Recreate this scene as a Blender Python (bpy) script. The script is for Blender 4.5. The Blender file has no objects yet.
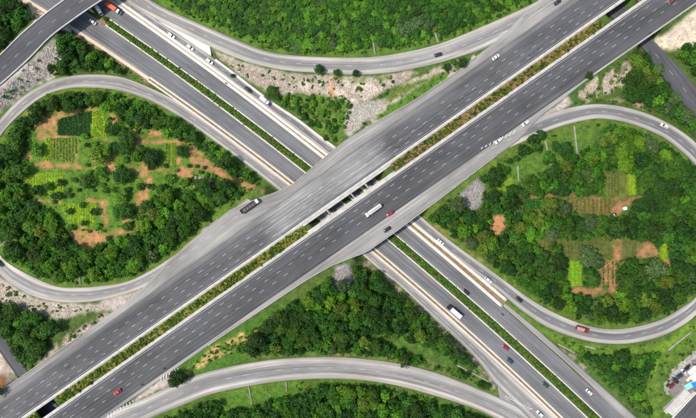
import bpy, math, random
import numpy as np
from mathutils import Vector

# ------------------------------------------------------------------ camera, sky, sun, exposure
scene = bpy.context.scene
S, H = 0.55, 260.0                 # metres per photo pixel on the lower road, camera height above it
CX, CY = 348.0, 209.0
cam_d = bpy.data.cameras.new('camera'); cam = bpy.data.objects.new('camera', cam_d)
scene.collection.objects.link(cam); scene.camera = cam
cam.location = (0, 0, H); cam.rotation_euler = (0, 0, 0)
cam_d.sensor_width = 36; cam_d.lens = 36*H/(696*S); cam_d.clip_end = 6000
SUN_EL, SUN_DIR = math.radians(57), math.radians(4)     # shadows fall to the right, a little upward
world = bpy.data.worlds.new('World'); scene.world = world; world.use_nodes = True
wn = world.node_tree
sky = wn.nodes.new('ShaderNodeTexSky'); sky.sky_type = 'NISHITA'; sky.sun_disc = False
sky.sun_elevation = SUN_EL
to_sun = Vector((-math.cos(SUN_DIR)*math.cos(SUN_EL), -math.sin(SUN_DIR)*math.cos(SUN_EL), math.sin(SUN_EL)))
sky.sun_rotation = math.atan2(to_sun.x, to_sun.y)
sky.air_density = 1.0; sky.dust_density = 2.0
bg = wn.nodes['Background']; bg.inputs['Strength'].default_value = 0.14
wn.links.new(sky.outputs[0], bg.inputs['Color'])
sun_d = bpy.data.lights.new('sun', 'SUN'); sun = bpy.data.objects.new('sun', sun_d)
scene.collection.objects.link(sun)
sun_d.energy = 3.1; sun_d.angle = math.radians(1.2); sun_d.color = (1.0, 0.93, 0.80)
sun.rotation_euler = to_sun.to_track_quat('Z', 'Y').to_euler(); sun.location = (-200, 0, 300)
scene.view_settings.view_transform = 'Standard'; scene.view_settings.look = 'None'
scene.view_settings.exposure = 0.55; scene.view_settings.gamma = 1.0

R = np.random.RandomState(7); random.seed(7)
COL = scene.collection

# ------------------------------------------------------------------ helpers
def W(px, py, z=0.0):
    k = S*(H-z)/H
    return ((px-CX)*k, (CY-py)*k, z)
def link(o, parent=None):
    COL.objects.link(o)
    if parent is not None: o.parent = parent
    return o
def tag(o, label=None, cat=None, group=None, kind=None):
    if label: o['label'] = label
    if cat: o['category'] = cat
    if group: o['group'] = group
    if kind: o['kind'] = kind
    return o
def empty(name, loc=(0,0,0), rz=0.0, rx=0.0):
    o = bpy.data.objects.new(name, None); o.location = loc; o.rotation_euler = (rx, 0, rz); o.empty_display_size = .5
    return link(o)
def mesh_np(name, V, F, uvs=None, cols=None, smooth=False, mi=None):
    """V (n,3); F list of index lists or (m,4)/(m,3) array"""
    me = bpy.data.meshes.new(name)
    V = np.asarray(V, dtype=np.float32)
    if isinstance(F, np.ndarray):
        m, k = F.shape
        me.vertices.add(len(V)); me.vertices.foreach_set('co', V.ravel())
        me.loops.add(m*k); me.loops.foreach_set('vertex_index', F.astype(np.int32).ravel())
        me.polygons.add(m); me.polygons.foreach_set('loop_start', np.arange(0, m*k, k, dtype=np.int32))
        me.update(calc_edges=True)
    else:
        me.from_pydata(V.tolist(), [], [list(f) for f in F])
    if uvs:
        li = np.empty(len(me.loops), dtype=np.int32); me.loops.foreach_get('vertex_index', li)
        for nm, uv in uvs.items():
            lay = me.uv_layers.new(name=nm)
            lay.data.foreach_set('uv', np.asarray(uv, dtype=np.float32)[li].ravel())
    if cols is not None:
        for nm, c in cols.items():
            a = me.color_attributes.new(nm, 'FLOAT_COLOR', 'POINT')
            a.data.foreach_set('color', np.asarray(c, dtype=np.float32).ravel())
    if mi is not None: me.polygons.foreach_set('material_index', np.asarray(mi, dtype=np.int32))
    if smooth: me.polygons.foreach_set('use_smooth', np.ones(len(me.polygons), dtype=bool))
    me.update()
    return me
def mobj(name, me, mat, parent=None):
    for m in (mat if isinstance(mat, (list, tuple)) else [mat]): me.materials.append(m)
    return link(bpy.data.objects.new(name, me), parent)
class MB:
    def __init__(s): s.v = []; s.f = []
    def add(s, v, f):
        b = len(s.v); s.v += [tuple(p) for p in v]; s.f += [[i+b for i in q] for q in f]; return s
    def box(s, x0, x1, y0, y1, z0, z1, tap=0.0, tapx=None):
        t = tap; u = tap if tapx is None else tapx
        return s.add([(x0,y0,z0),(x1,y0,z0),(x1,y1,z0),(x0,y1,z0),(x0+u,y0+t,z1),(x1-u,y0+t,z1),(x1-u,y1-t,z1),(x0+u,y1-t,z1)],
                     [(3,2,1,0),(4,5,6,7),(0,1,5,4),(1,2,6,5),(2,3,7,6),(3,0,4,7)])
    def cyl(s, c, r, d, ax='y', n=12, r2=None):
        r2 = r if r2 is None else r2; v = []
        for k, rr in ((-.5, r), (.5, r2)):
            for i in range(n):
                a = 2*math.pi*i/n; p, q = rr*math.cos(a), rr*math.sin(a)
                v.append({'y': (c[0]+p, c[1]+k*d, c[2]+q), 'x': (c[0]+k*d, c[1]+p, c[2]+q), 'z': (c[0]+p, c[1]+q, c[2]+k*d)}[ax])
        f = [(i, (i+1) % n, n+(i+1) % n, n+i) for i in range(n)]
        f += [tuple(range(n-1, -1, -1)), tuple(range(n, 2*n))]
        return s.add(v, f)
    def loft(s, rings):
        n = len(rings[0]); v = [p for r in rings for p in r]; f = []
        for k in range(len(rings)-1):
            for i in range(n): f.append((k*n+i, k*n+(i+1) % n, (k+1)*n+(i+1) % n, (k+1)*n+i))
        f += [tuple(range(n-1, -1, -1)), tuple(range((len(rings)-1)*n, len(rings)*n))]
        return s.add(v, f)
    def build(s, name, mat, parent=None, smooth=False):
        me = bpy.data.meshes.new(name); me.from_pydata(s.v, [], s.f); me.update()
        if smooth: me.polygons.foreach_set('use_smooth', np.ones(len(me.polygons), dtype=bool))
        return mobj(name, me, mat, parent)
def vnoise(x, y, seed=0):
    """2-D value noise, about -1..1"""
    xi = np.floor(x).astype(np.int64); yi = np.floor(y).astype(np.int64); fx = x-xi; fy = y-yi
    fx = fx*fx*(3-2*fx); fy = fy*fy*(3-2*fy)
    def h(a, b):
        n = (a*374761393 + b*668265263 + seed*974634541) & 0x7fffffff
        n = ((n ^ (n >> 13))*1274126177) & 0x7fffffff
        return ((n ^ (n >> 16)) & 0xffff)/32767.5-1
    return (h(xi,yi)*(1-fx)+h(xi+1,yi)*fx)*(1-fy)+(h(xi,yi+1)*(1-fx)+h(xi+1,yi+1)*fx)*fy
def fbm(x, y, seed=0, o=4):
    t = 0; a = 1; 
    for k in range(o): t = t+a*vnoise(x, y, seed+k*17); x = x*2.03; y = y*2.03; a *= .5
    return t/1.9
def in_poly(x, y, poly):
    r = np.zeros(np.shape(x), dtype=bool); n = len(poly)
    for i in range(n):
        x0, y0 = poly[i]; x1, y1 = poly[(i+1) % n]
        if y0 == y1: continue
        c = ((y0 > y) != (y1 > y)) & (x < (x1-x0)*(y-y0)/(y1-y0)+x0)
        r ^= c
    return r

# ------------------------------------------------------------------ materials
def nodes(name):
    m = bpy.data.materials.new(name); m.use_nodes = True
    nt = m.node_tree; p = nt.nodes['Principled BSDF']
    return m, nt, p
def N(nt, t, **kw):
    n = nt.nodes.new('ShaderNode'+t)
    for k, v in kw.items():
        if k in n.inputs: n.inputs[k].default_value = v
        else: setattr(n, k, v)
    return n
def ramp(nt, fac, stops):
    r = nt.nodes.new('ShaderNodeValToRGB')
    while len(r.color_ramp.elements) < len(stops): r.color_ramp.elements.new(.5)
    for e, (p, c) in zip(r.color_ramp.elements, stops): e.position = p; e.color = (*c, 1) if len(c) == 3 else c
    nt.links.new(fac, r.inputs[0]); return r.outputs[0]
def g3(v): return (v, v, v)
def mixc(nt, a, b, fac, mode='MIX'):
    m = nt.nodes.new('ShaderNodeMix'); m.data_type = 'RGBA'; m.blend_type = mode; m.clamp_factor = True
    for s, v in ((m.inputs['Factor'], fac), (m.inputs['A'], a), (m.inputs['B'], b)):
        if hasattr(v, 'is_linked'): nt.links.new(v, s)
        else: s.default_value = v if isinstance(v, (int, float)) else (*v, 1)
    return m.outputs['Result']
def noise(nt, vec, scale, detail=4, rough=.55):
    n = N(nt, 'TexNoise', Scale=scale, Detail=detail, Roughness=rough); nt.links.new(vec, n.inputs['Vector']); return n.outputs['Fac']
def objco(nt):
    return nt.nodes.new('ShaderNodeTexCoord').outputs['Object']
def bump(nt, p, h, strength=.3, dist=.1):
    b = N(nt, 'Bump', Strength=strength, Distance=dist); nt.links.new(h, b.inputs['Height']); nt.links.new(b.outputs[0], p.inputs['Normal'])
def mat_plain(name, col, rough=.7, metal=0.0, var=.25, scale=1.5, spec=.4):
    m, nt, p = nodes(name); c = objco(nt)
    n = noise(nt, c, scale)
    r = ramp(nt, n, [(.25, tuple(x*(1-var) for x in col)), (.75, tuple(min(1, x*(1+var)) for x in col))])
    nt.links.new(r, p.inputs['Base Color']); p.inputs['Roughness'].default_value = rough; p.inputs['Metallic'].default_value = metal
    p.inputs['Specular IOR Level'].default_value = spec
    return m
def mat_road(name, col, side=None, lo=.27, hi=.73, streak=.35, patch=.2, tar=None, seed=0.0, rough=.85, tracks=0, deck=None):
    """asphalt or concrete; 'side' is the paler concrete of the two shoulders. UV lat: (lateral 0..1, metres along); UV m: metres"""
    m, nt, p = nodes(name)
    uvm = N(nt, 'UVMap', uv_map='m').outputs[0]; uvl = N(nt, 'UVMap', uv_map='lat').outputs[0]
    def mapped(uv, sx, sy):
        mp = N(nt, 'Mapping'); mp.inputs['Scale'].default_value = (sx, sy, 1); mp.inputs['Location'].default_value = (seed, seed*3.1, 0)
        nt.links.new(uv, mp.inputs[0]); return mp.outputs[0]
    base = col
    out = base
    if side:
        sx = N(nt, 'SeparateXYZ'); nt.links.new(uvl, sx.inputs[0])
        jit = noise(nt, mapped(uvm, .5, .05), 1.0, 5)
        a = N(nt, 'Math', operation='MULTIPLY_ADD'); nt.links.new(jit, a.inputs[0]); a.inputs[1].default_value = .16; nt.links.new(sx.outputs[0], a.inputs[2])
        b = N(nt, 'Math', operation='SUBTRACT'); nt.links.new(a.outputs[0], b.inputs[0]); b.inputs[1].default_value = .08
        out = ramp(nt, b.outputs[0], [(lo-.03, side), (lo+.05, base), (hi-.05, base), (hi+.03, side)])
    if deck:
        v0, v1, dc = deck; sv = N(nt, 'SeparateXYZ'); nt.links.new(uvm, sv.inputs[0])
        jn = noise(nt, mapped(uvm, .8, .006), 1.0, 4, .6)
        y1 = N(nt, 'Math', operation='MULTIPLY_ADD'); nt.links.new(jn, y1.inputs[0]); y1.inputs[1].default_value = 18; nt.links.new(sv.outputs[1], y1.inputs[2])
        ma = N(nt, 'MapRange', interpolation_type='SMOOTHSTEP'); nt.links.new(y1.outputs[0], ma.inputs[0]); ma.inputs[1].default_value = v0+9-7; ma.inputs[2].default_value = v0+9+7
        mb = N(nt, 'MapRange', interpolation_type='SMOOTHSTEP'); nt.links.new(y1.outputs[0], mb.inputs[0]); mb.inputs[1].default_value = v1+9-7; mb.inputs[2].default_value = v1+9+7; mb.inputs[3].default_value = 1; mb.inputs[4].default_value = 0
        mm = N(nt, 'Math', operation='MULTIPLY'); nt.links.new(ma.outputs[0], mm.inputs[0]); nt.links.new(mb.outputs[0], mm.inputs[1])
        ds = noise(nt, mapped(uvm, 1.1, .018), 1.0, 6, .65)
        dcol = ramp(nt, ds, [(.30, tuple(c*.45 for c in dc)), (.5, dc), (.75, tuple(c*1.35 for c in dc))])
        out = mixc(nt, out, dcol, mm.outputs[0])
    if tracks:
        s3 = N(nt, 'SeparateXYZ'); nt.links.new(uvl, s3.inputs[0])
        w1 = N(nt, 'Math', operation='MULTIPLY'); nt.links.new(s3.outputs[0], w1.inputs[0]); w1.inputs[1].default_value = 2*math.pi*2*tracks
        w2 = N(nt, 'Math', operation='SINE'); nt.links.new(w1.outputs[0], w2.inputs[0])
        w3 = N(nt, 'Math', operation='MULTIPLY_ADD'); nt.links.new(w2.outputs[0], w3.inputs[0]); w3.inputs[1].default_value = .5; w3.inputs[2].default_value = .5
        out = mixc(nt, out, ramp(nt, w3.outputs[0], [(.0, g3(.86)), (1.0, g3(1.12))]), noise(nt, mapped(uvm, .12, .012), 1.0, 4, .6), 'MULTIPLY')
    st = noise(nt, mapped(uvm, .9, .012), 1.0, 6, .6)
    out = mixc(nt, out, ramp(nt, st, [(.28, g3(1-streak)), (.5, g3(1.0)), (.74, g3(1+streak*.9))]), 1.0, 'MULTIPLY')
    pt = noise(nt, mapped(uvm, .09, .03), 1.0, 5, .6)
    out = mixc(nt, out, ramp(nt, pt, [(.3, g3(1-patch)), (.7, g3(1+patch))]), 1.0, 'MULTIPLY')
    fn = noise(nt, mapped(uvm, 1, 1), 2.2, 6, .75)
    out = mixc(nt, out, ramp(nt, fn, [(.25, g3(.82)), (.75, g3(1.18))]), 1.0, 'MULTIPLY')
    if tar:
        t1 = noise(nt, mapped(uvm, .35, .035), 1.0, 3, .6)
        f = ramp(nt, t1, [(.66, g3(0)), (.70, g3(1))])
        t2 = noise(nt, mapped(uvm, 1.4, .3), 1.0, 4)
        f2 = ramp(nt, t2, [(.45, g3(0)), (.6, g3(1))])
        out = mixc(nt, out, tar, mixc(nt, f, f2, 1.0, 'MULTIPLY'))
    nt.links.new(out, p.inputs['Base Color']); p.inputs['Roughness'].default_value = rough
    p.inputs['Specular IOR Level'].default_value = .25
    bump(nt, p, fn, .25, .03)
    return m
def mat_leaf(name, col, hue=.015, trans=.35):
    m, nt, p = nodes(name)
    va = N(nt, 'Attribute', attribute_name='var'); oi = nt.nodes.new('ShaderNodeObjectInfo')
    c = mixc(nt, col, va.outputs['Color'], 1.0, 'MULTIPLY')
    hs = N(nt, 'HueSaturation')
    mr = N(nt, 'MapRange'); nt.links.new(oi.outputs['Random'], mr.inputs[0]); mr.inputs['To Min'].default_value = .5-hue; mr.inputs['To Max'].default_value = .5+hue
    mv = N(nt, 'MapRange'); 
    rr = N(nt, 'Math', operation='FRACT'); rm = N(nt, 'Math', operation='MULTIPLY'); rm.inputs[1].default_value = 7.31
    nt.links.new(oi.outputs['Random'], rm.inputs[0]); nt.links.new(rm.outputs[0], rr.inputs[0]); nt.links.new(rr.outputs[0], mv.inputs[0])
    mv.inputs['To Min'].default_value = .75; mv.inputs['To Max'].default_value = 1.3
    nt.links.new(mr.outputs[0], hs.inputs['Hue']); nt.links.new(mv.outputs[0], hs.inputs['Value']); nt.links.new(c, hs.inputs['Color'])
    c = hs.outputs[0]
    nt.links.new(c, p.inputs['Base Color']); p.inputs['Roughness'].default_value = .6; p.inputs['Specular IOR Level'].default_value = .25
    tr = nt.nodes.new('ShaderNodeBsdfTranslucent'); nt.links.new(mixc(nt, c, (1.3, 1.25, .6), 1.0, 'MULTIPLY'), tr.inputs['Color'])
    mx = nt.nodes.new('ShaderNodeMixShader'); mx.inputs[0].default_value = trans
    nt.links.new(p.outputs[0], mx.inputs[1]); nt.links.new(tr.outputs[0], mx.inputs[2])
    nt.links.new(mx.outputs[0], nt.nodes['Material Output'].inputs['Surface'])
    return m
def mat_paint(name, col, rough=.25, metal=0.0):
    m, nt, p = nodes(name); c = objco(nt)
    r = ramp(nt, noise(nt, c, 2.0), [(.3, tuple(x*.85 for x in col)), (.7, col)])
    nt.links.new(r, p.inputs['Base Color']); p.inputs['Roughness'].default_value = rough; p.inputs['Metallic'].default_value = metal
    p.inputs['Coat Weight'].default_value = .4
    return m

M = {}
VD = lambda x: (x+140)*1.219*.55*.973
M['asphalt_u'] = mat_road('asphalt_upper', (.086,.087,.091), side=(.14,.138,.135), lo=.14, hi=1.3, streak=.30, patch=.34, tar=(.02,.02,.022), seed=3, tracks=4, deck=(VD(283), VD(394), (.215,.212,.208)))
M['asphalt_u2'] = mat_road('asphalt_upper_east', (.072,.073,.077), side=(.11,.109,.107), lo=-.3, hi=.90, streak=.30, patch=.30, tar=(.03,.03,.032), seed=11, tracks=4)
M['shoulder'] = mat_road('concrete_shoulder', (.245,.236,.223), streak=.34, patch=.28, seed=31)
M['asphalt_l'] = mat_road('asphalt_lower', (.132,.134,.139), side=(.235,.215,.19), lo=.10, hi=.95, streak=.34, patch=.28, seed=41, tracks=3)
M['ramp'] = mat_road('ramp_concrete', (.215,.208,.20), side=(.36,.335,.305), lo=.25, hi=.76, streak=.45, patch=.22, seed=51, tracks=2)
M['ramp_dark'] = mat_road('ramp_asphalt', (.15,.148,.148), side=(.33,.31,.285), lo=.25, hi=.74, streak=.42, patch=.22, seed=61, tracks=2)
M['asphalt_d'] = mat_road('asphalt_dark', (.078,.079,.085), streak=.28, patch=.28, seed=71, tracks=3)
M['concrete'] = mat_plain('concrete', (.42,.40,.37), .85, var=.22, scale=.4)
M['concrete_pale'] = mat_plain('pale_concrete', (.56,.53,.49), .85, var=.16, scale=.3)
M['beige'] = mat_plain('beige_kerb', (.52,.44,.35), .85, var=.15, scale=.3)
M['kerb'] = mat_plain('painted_kerb', (.55,.52,.46), .8, var=.15, scale=.4)
M['soilstrip'] = mat_plain('brown_soil', (.21,.14,.075), .95, var=.35, scale=.5)
M['hedge_soil'] = mat_plain('hedge_soil', (.06,.075,.022), .95, var=.4, scale=.35)
M['median_grass'] = mat_plain('median_grass', (.15,.15,.03), .95, var=.4, scale=.35)
M['median_soil'] = mat_plain('median_soil', (.19,.115,.05), .95, var=.4, scale=.35)
M['paint'] = mat_plain('road_paint', (.50,.50,.50), .7, var=.35, scale=.8)
M['tar'] = mat_plain('tar_seal', (.022,.022,.024), .6, var=.3, scale=1.0)
M['girder'] = mat_plain('girder_concrete', (.3,.29,.27), .9, var=.2, scale=.4)
M['stone'] = mat_plain('pitching_stone', (.42,.39,.36), .9, var=.45, scale=.6)
M['bark'] = mat_plain('bark', (.11,.08,.055), .9, var=.3, scale=4)
LEAF = [(.026,.074,.010), (.043,.116,.011), (.090,.200,.013), (.100,.155,.018), (.072,.122,.042)]
for i, c in enumerate(LEAF): M['leaf%d' % i] = mat_leaf('leaf_%s' % ['dark','mid','bright','olive','grey'][i], c)
M['lettuce'] = mat_leaf('lettuce_leaf', (.22,.38,.015))
M['crop_dark'] = mat_leaf('dark_crop_leaf', (.022,.085,.012))
M['crop_mid'] = mat_leaf('mid_crop_leaf', (.10,.17,.025))
M['crop_olive'] = mat_leaf('olive_crop_leaf', (.10,.13,.03))
M['flower'] = mat_leaf('yellow_shrub', (.30,.235,.03))
M['grass'] = mat_leaf('grass_blade', (.085,.17,.02))
M['black'] = mat_plain('black_rubber', (.02,.02,.02), .8)
M['glass'] = mat_paint('car_glass', (.015,.018,.022), .08)
M['metal'] = mat_plain('grey_metal', (.28,.28,.28), .5, .6)
M['lamp'] = mat_paint('lamp_lens', (.8,.78,.7), .2)
M['taillamp'] = mat_paint('tail_lens', (.4,.02,.02), .3)
for k, c in dict(white=(.80,.80,.78), red=(.55,.02,.035), crimson=(.36,.02,.04), black=(.02,.022,.025), blue=(.03,.05,.09), green=(.03,.07,.05), silver=(.5,.5,.51),
                 orange=(.62,.13,.045), tan=(.62,.52,.42), pink=(.55,.30,.26), cream=(.74,.68,.60), bluetarp=(.03,.19,.55), turquoise=(.25,.66,.58), maroon=(.2,.03,.03)).items():
    M['p_'+k] = mat_paint('paint_'+k, c)

# ------------------------------------------------------------------ road geometry in plan
def catmull(P, step=1.5):
    P = np.asarray(P, float); P = np.vstack([2*P[0]-P[1], P, 2*P[-1]-P[-2]]); out = []
    for i in range(1, len(P)-2):
        p0, p1, p2, p3 = P[i-1:i+3]; n = max(2, int(np.linalg.norm(p2-p1)/step))
        t = np.linspace(0, 1, n, endpoint=False)[:, None]
        m1 = (p2-p0)/2; m2 = (p3-p1)/2
        d = np.linalg.norm(p2-p1); 
        for m in (m1, m2):
            l = np.linalg.norm(m)
            if l > d*1.2: m *= d*1.2/l
        out.append((2*t**3-3*t**2+1)*p1+(t**3-2*t**2+t)*m1+(-2*t**3+3*t**2)*p2+(t**3-t**2)*m2)
    out.append(P[-2][None]); return np.vstack(out)
def smooth(a, w):
    k = np.ones(w)/w; p = w//2
    b = np.column_stack([np.convolve(np.pad(a[:, i], p, mode='edge'), k, 'valid') for i in range(a.shape[1])])
    b[0] = a[0]; b[-1] = a[-1]; return b
def pair_edges(A, B, step=2.0, w=9):
    a = catmull(A, step); b = catmull(B, .7); j = 0; pb = []
    for p in a:
        hi = min(len(b), j+60); d = np.hypot(*(b[j:hi]-p).T); j = j+int(np.argmin(d)); pb.append(b[j])
    b = np.array(pb)
    return smooth(a, w), smooth(b, w)
def zprofile(C, keys):
    """heights along a centre line from (px,py,z) keys in order"""
    idx = []; j = 0
    for x, y, z in keys:
        d = np.hypot(C[j:, 0]-x, C[j:, 1]-y)
        # first local closest approach
        k = j+int(np.argmin(d[:max(2, int(len(d)))])) if len(d) else j
        idx.append(k); j = min(k, len(C)-1)
    s = np.concatenate([[0], np.cumsum(np.hypot(*np.diff(C, axis=0).T))])
    z = np.interp(s, s[idx], [k[2] for k in keys])
    k = 21; zz = np.convolve(np.pad(z, k//2, mode='edge'), np.ones(k)/k, 'valid'); return zz

UK = .697; DX, DY = .8204, -.5718; NX, NY = .5718, .8204
def Upx(c, x):
    """point on the upper-road line of intercept c, at station x (x measured on the line c=441)"""
    # foot on c=441 at x, then across by (c-441)*.8204 along the normal
    s = (c-441)*.8204
    return (x+s*NX, 441-UK*x+s*NY)
ZU = 7.0
def poly_fit(P, deg=3):
    P = np.array(P); return np.polyfit((P[:, 0]-348)/348, P[:, 1], deg)
def ev(cf, x): return np.polyval(cf, (np.asarray(x, float)-348)/348)
medU = poly_fit([(109.7,20.5),(146.3,44.2),(160,52.6),(189,74.7),(210,90),(242,114.2),(260,126),(309.6,164.7),(392,232.5),(425,258.4),(460,290.5),(482.7,310),(532.8,354.7),(553,373),(600,415)], 2)
medL = poly_fit([(106.5,25.3),(132.3,44.2),(160,62.9),(176,74.7),(210,99.6),(230,114.2),(260,137.2),(296.6,164.7),(385,237.4),(423,269.7),(460,302.3),(480,319),(519.3,354.7),(540,374.6),(588.5,417.7)], 2)
b2in = poly_fit([(75,29),(120,58.8),(156.5,80),(213,120),(268,163),(372.5,247),(397.3,269.7),(442,305.5),(480,341),(513,373),(560,413)], 2)
b2out = poly_fit([(75,32.5),(120,62),(150,81),(210,123.2),(264,164.7),(367.7,248.7),(393.5,269.7),(446,314.7),(509,373),(558,417.7)], 2)
b1in = poly_fit([(114,2.2),(160,34.6),(211,73),(268,114),(277,120),(320,154.5),(323.4,156.5),(406.5,225),(425,240.6),(473.9,283),(507,310),(540,339),(580,375),(623,417.7)], 2)
b1out = poly_fit([(114,-2),(160,31),(215.4,70),(270,110),(303.5,135),(327.7,155),(414.6,225),(431.8,240),(460,261.8),(500,293)], 2)
def curve_pts(cf, x0, x1, n=60):
    x = np.linspace(x0, x1, n); return np.column_stack([x, ev(cf, x)])

ribs = []     # every road sheet: dict(name, L, R, z, mat, ...)
def rib(name, Lp, Rp, z, mat, th=.5, lat=6, kerb=None, low=False, pin=True, dz=0.0):
    Lp = np.asarray(Lp, float); Rp = np.asarray(Rp, float); z = np.broadcast_to(np.asarray(z, float), (len(Lp),)).copy()
    k = (S*(H-z)/H)[:, None]
    LW = np.column_stack([(Lp[:, 0:1]-CX)*k, (CY-Lp[:, 1:2])*k, z+dz]); RW = np.column_stack([(Rp[:, 0:1]-CX)*k, (CY-Rp[:, 1:2])*k, z+dz])
    r = dict(name=name, L=LW, R=RW, mat=mat, th=th, lat=lat, low=low, pin=pin); ribs.append(r); return r
xs = np.linspace(-90, 720, 200)
def lrib(name, ca, cb, x0, x1, mat, **kw):
    a = curve_pts(ca, x0, x1, int((x1-x0)/3)) if not callable(ca) else ca(x0, x1)
    # pair along normals: second edge found by nearest point
    b = curve_pts(cb, x0-30, x1+30, 900); j = [int(np.argmin(np.hypot(*(b-p).T))) for p in a]
    return rib(name, a, b[j], 0.0, mat, low=True, **kw)
r_L1 = lrib('lower_road', b1in, medU, -90, 740, 'asphalt_l')
r_L2 = lrib('lower_road', medL, b2in, -90, 740, 'asphalt_l')

# ramp along the south-west side of the lower road, then the left loop, up to the upper road
LLA = [(640,495),(600,455),(558,417.7),(509,373),(446,314.7),(393.5,269.7),(366,247.8),(288,182.3),(264,164),(210,124),(178,102),(150,88),(120.7,77),(90.5,74.4),(66,76.5),(50,80.5),(23.5,95.5),(0,119),(-20,150),(-31,195),(-22,240),(0,275),(18,288.5),(36,297.5),(59,302),(81,302.5),(100,300.5),(134,291.4),(161,278),(185,262),(230,231),(262,209)]
LLB = [(615,505),(575,462),(535,424),(498,387),(470,352),(431,316),(400,286),(379,269.7),(352,246),(300,206),(275,187.5),(246.6,164.7),(210,137.8),(192,124.7),(180,117),(151,101),(117,90),(90.5,87.5),(67,88.5),(43.6,96),(20,114),(0,136),(-10,160),(-14,195),(-9,233),(0,255.3),(10.8,265),(36,278.6),(59,287),(77,287.6),(100,286.3),(134,279),(180,251.3),(215,223),(247,198)]
a, b = pair_edges(LLA, LLB); C = (a+b)/2
zLL = zprofile(C, [(600,470,0),(225,145,0),(150,94,.3),(60,87,1.3),(0,127,2.4),(-22,195,3.2),(0,265,4.2),(50,295,5.4),(110,293,6.6),(145,280,7),(250,205,7)])
r_LL = rib('loop_ramp', a, b, zLL, 'ramp', dz=-.012)
cut = int(np.argmin(np.hypot(C[:, 0]-230, C[:, 1]-148)))
# ramp along the north-east side, then the right loop
RLA = [(60,-38),(114,-2),(160,31),(215.4,70),(270,110),(303.5,135),(327.7,155),(414.6,225),(431.8,240),(460,261.8),(503,294.7),(516,306.5),(546,326.6),(576,338),(603,343.4),(630,343.4),(660,336.7),(683.6,325),(698,313),(722,283),(735,240),(730,195),(715,165),(690,137.5),(660,119),(633,109),(610,104.7),(593,104),(570,107.5),(541,116.8),(516,128),(500,136),(470,153)]
RLB = [(80,-36),(132,3),(168.6,28),(220,63),(270,101),(297.7,119.5),(320,136.7),(335,147.4),(395,194),(433,227),(449,240),(480,262.6),(516,289),(543,307),(573,321),(600,328.5),(626.6,328.5),(660,320),(683.6,306.5),(696,296.4),(712,268),(720,235),(714,200),(696,166),(670,142),(653.5,132.5),(626.6,122.5),(600,118.3),(581,121),(554,128.5),(527,140),(500,152),(478,166)]
a, b = pair_edges(RLA, RLB); C = (a+b)/2
zRL = zprofile(C, [(60,-40,0),(480,268,0),(530,305,.3),(603,336,1.3),(690,310,2.4),(727,240,3.2),(700,150,4.2),(640,115,5.8),(590,112,6.6),(550,122,7),(475,160,7)])
r_RL = rib('loop_ramp', a, b, zRL, 'ramp_dark', dz=-.012)
# outer ramps
TRA = [(95,-40),(150.6,0),(172,11.7),(222,33.5),(262.5,50.3),(285,54.5),(306,56.3),(352,57.7),(387.6,55.3),(434.5,45.3),(478,28.5),(524,8),(539.5,0),(585,-26),(640,-62)]
TRB = [(75,-34),(121,0),(150,16),(176,29),(211,47),(249,62),(282.6,69.7),(316,72.5),(352,74.4),(387.6,72.7),(427.8,65.4),(464.7,55),(488,47),(516,30),(545,14),(600,-22),(650,-55)]
a, b = pair_edges(TRA, TRB); C = (a+b)/2
r_TR = rib('slip_ramp', a, b, zprofile(C, [(85,-37,0),(150,10,0),(200,33,1.6),(260,58,4),(310,64,5.5),(352,66,6.3),(430,55,7),(650,-60,7)]), 'ramp', dz=-.016)
BRA = [(20,470),(66,438),(106,414),(139.7,400.6),(171.4,385.7),(205.5,372.5),(256,362),(296,358),(344,357.5),(397.6,363.5),(438,373.5),(478,388.6),(501.6,398.7),(524,410),(560,432),(600,462)]
BRB = [(40,492),(90,458),(120,436),(151,418),(182.6,405),(212,393.7),(256,384.6),(296,379.6),(344,378.8),(387.6,383.6),(427.8,393.7),(461,403.7),(495,418),(540,445),(580,475)]
a, b = pair_edges(BRA, BRB); C = (a+b)/2
r_BR = rib('slip_ramp', a, b, zprofile(C, [(30,480,7),(150,408,7),(200,388,6.5),(296,369,4.6),(352,368,3.2),(430,384,1.1),(500,408,0),(590,468,0)]), 'ramp', dz=-.016)
CT = (r_TR['L']+r_TR['R'])/2
WA = catmull([(158,20.5),(176,29.6),(195,39.5),(211,47.6)]); WB = catmull([(162,23.5),(176,32.5),(195,45.5),(211.5,56.5)])
WB = WB[np.linspace(0, len(WB)-1, len(WA)).astype(int)]
r_WE = rib('concrete_apron', WA, WB, 0.0, 'concrete_pale'); iz = [float(CT[int(np.argmin(np.hypot(CX+CT[:, 0]/S-p[0], CY-CT[:, 1]/S-p[1]))), 2]) for p in WA]
r_WE['L'][:, 2] = np.array(iz)+.05; r_WE['R'][:, 2] = np.minimum(np.array(iz), .35)+.05
# roads passing under the upper road, and the two other flyovers
a, b = pair_edges([(545,-62),(560,-40),(598,5),(639.7,45.7),(662,77),(693.7,115.7),(740,150)], [(565,-70),(582,-45),(622,3),(650,37),(684.5,72),(699,90),(745,124)])
r_UR = rib('underpass_road', a, b, 0.0, 'asphalt_d', low=True)
a, b = pair_edges([(-60,265),(-30,308),(0,352),(18,378),(39,407),(70,450),(90,480)], [(-40,262),(-20,297),(0,329.6),(27,371),(57,405),(92,447),(110,475)])
r_BL = rib('underpass_road', a, b, 0.0, 'asphalt_d', low=True)
ZO = 7.5
a, b = pair_edges([(-60,105),(-40,90),(0,55),(20,35),(43.6,15),(63.7,0),(100,-24),(150,-52)], [(-60,135),(-40,118),(0,85.5),(30,58.7),(50,38),(71.5,21.5),(103,0),(150,-28),(180,-45)])
r_OV = rib('flyover_road', a, b, ZO, 'asphalt_d')
ZC = 6.0
a, b = pair_edges([(632,458),(671,418),(696,391.5),(740,345)], [(662,488),(697,448),(722,421),(768,373)])
r_CO = rib('corner_flyover_road', a, b, ZC, 'asphalt_d')

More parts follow.
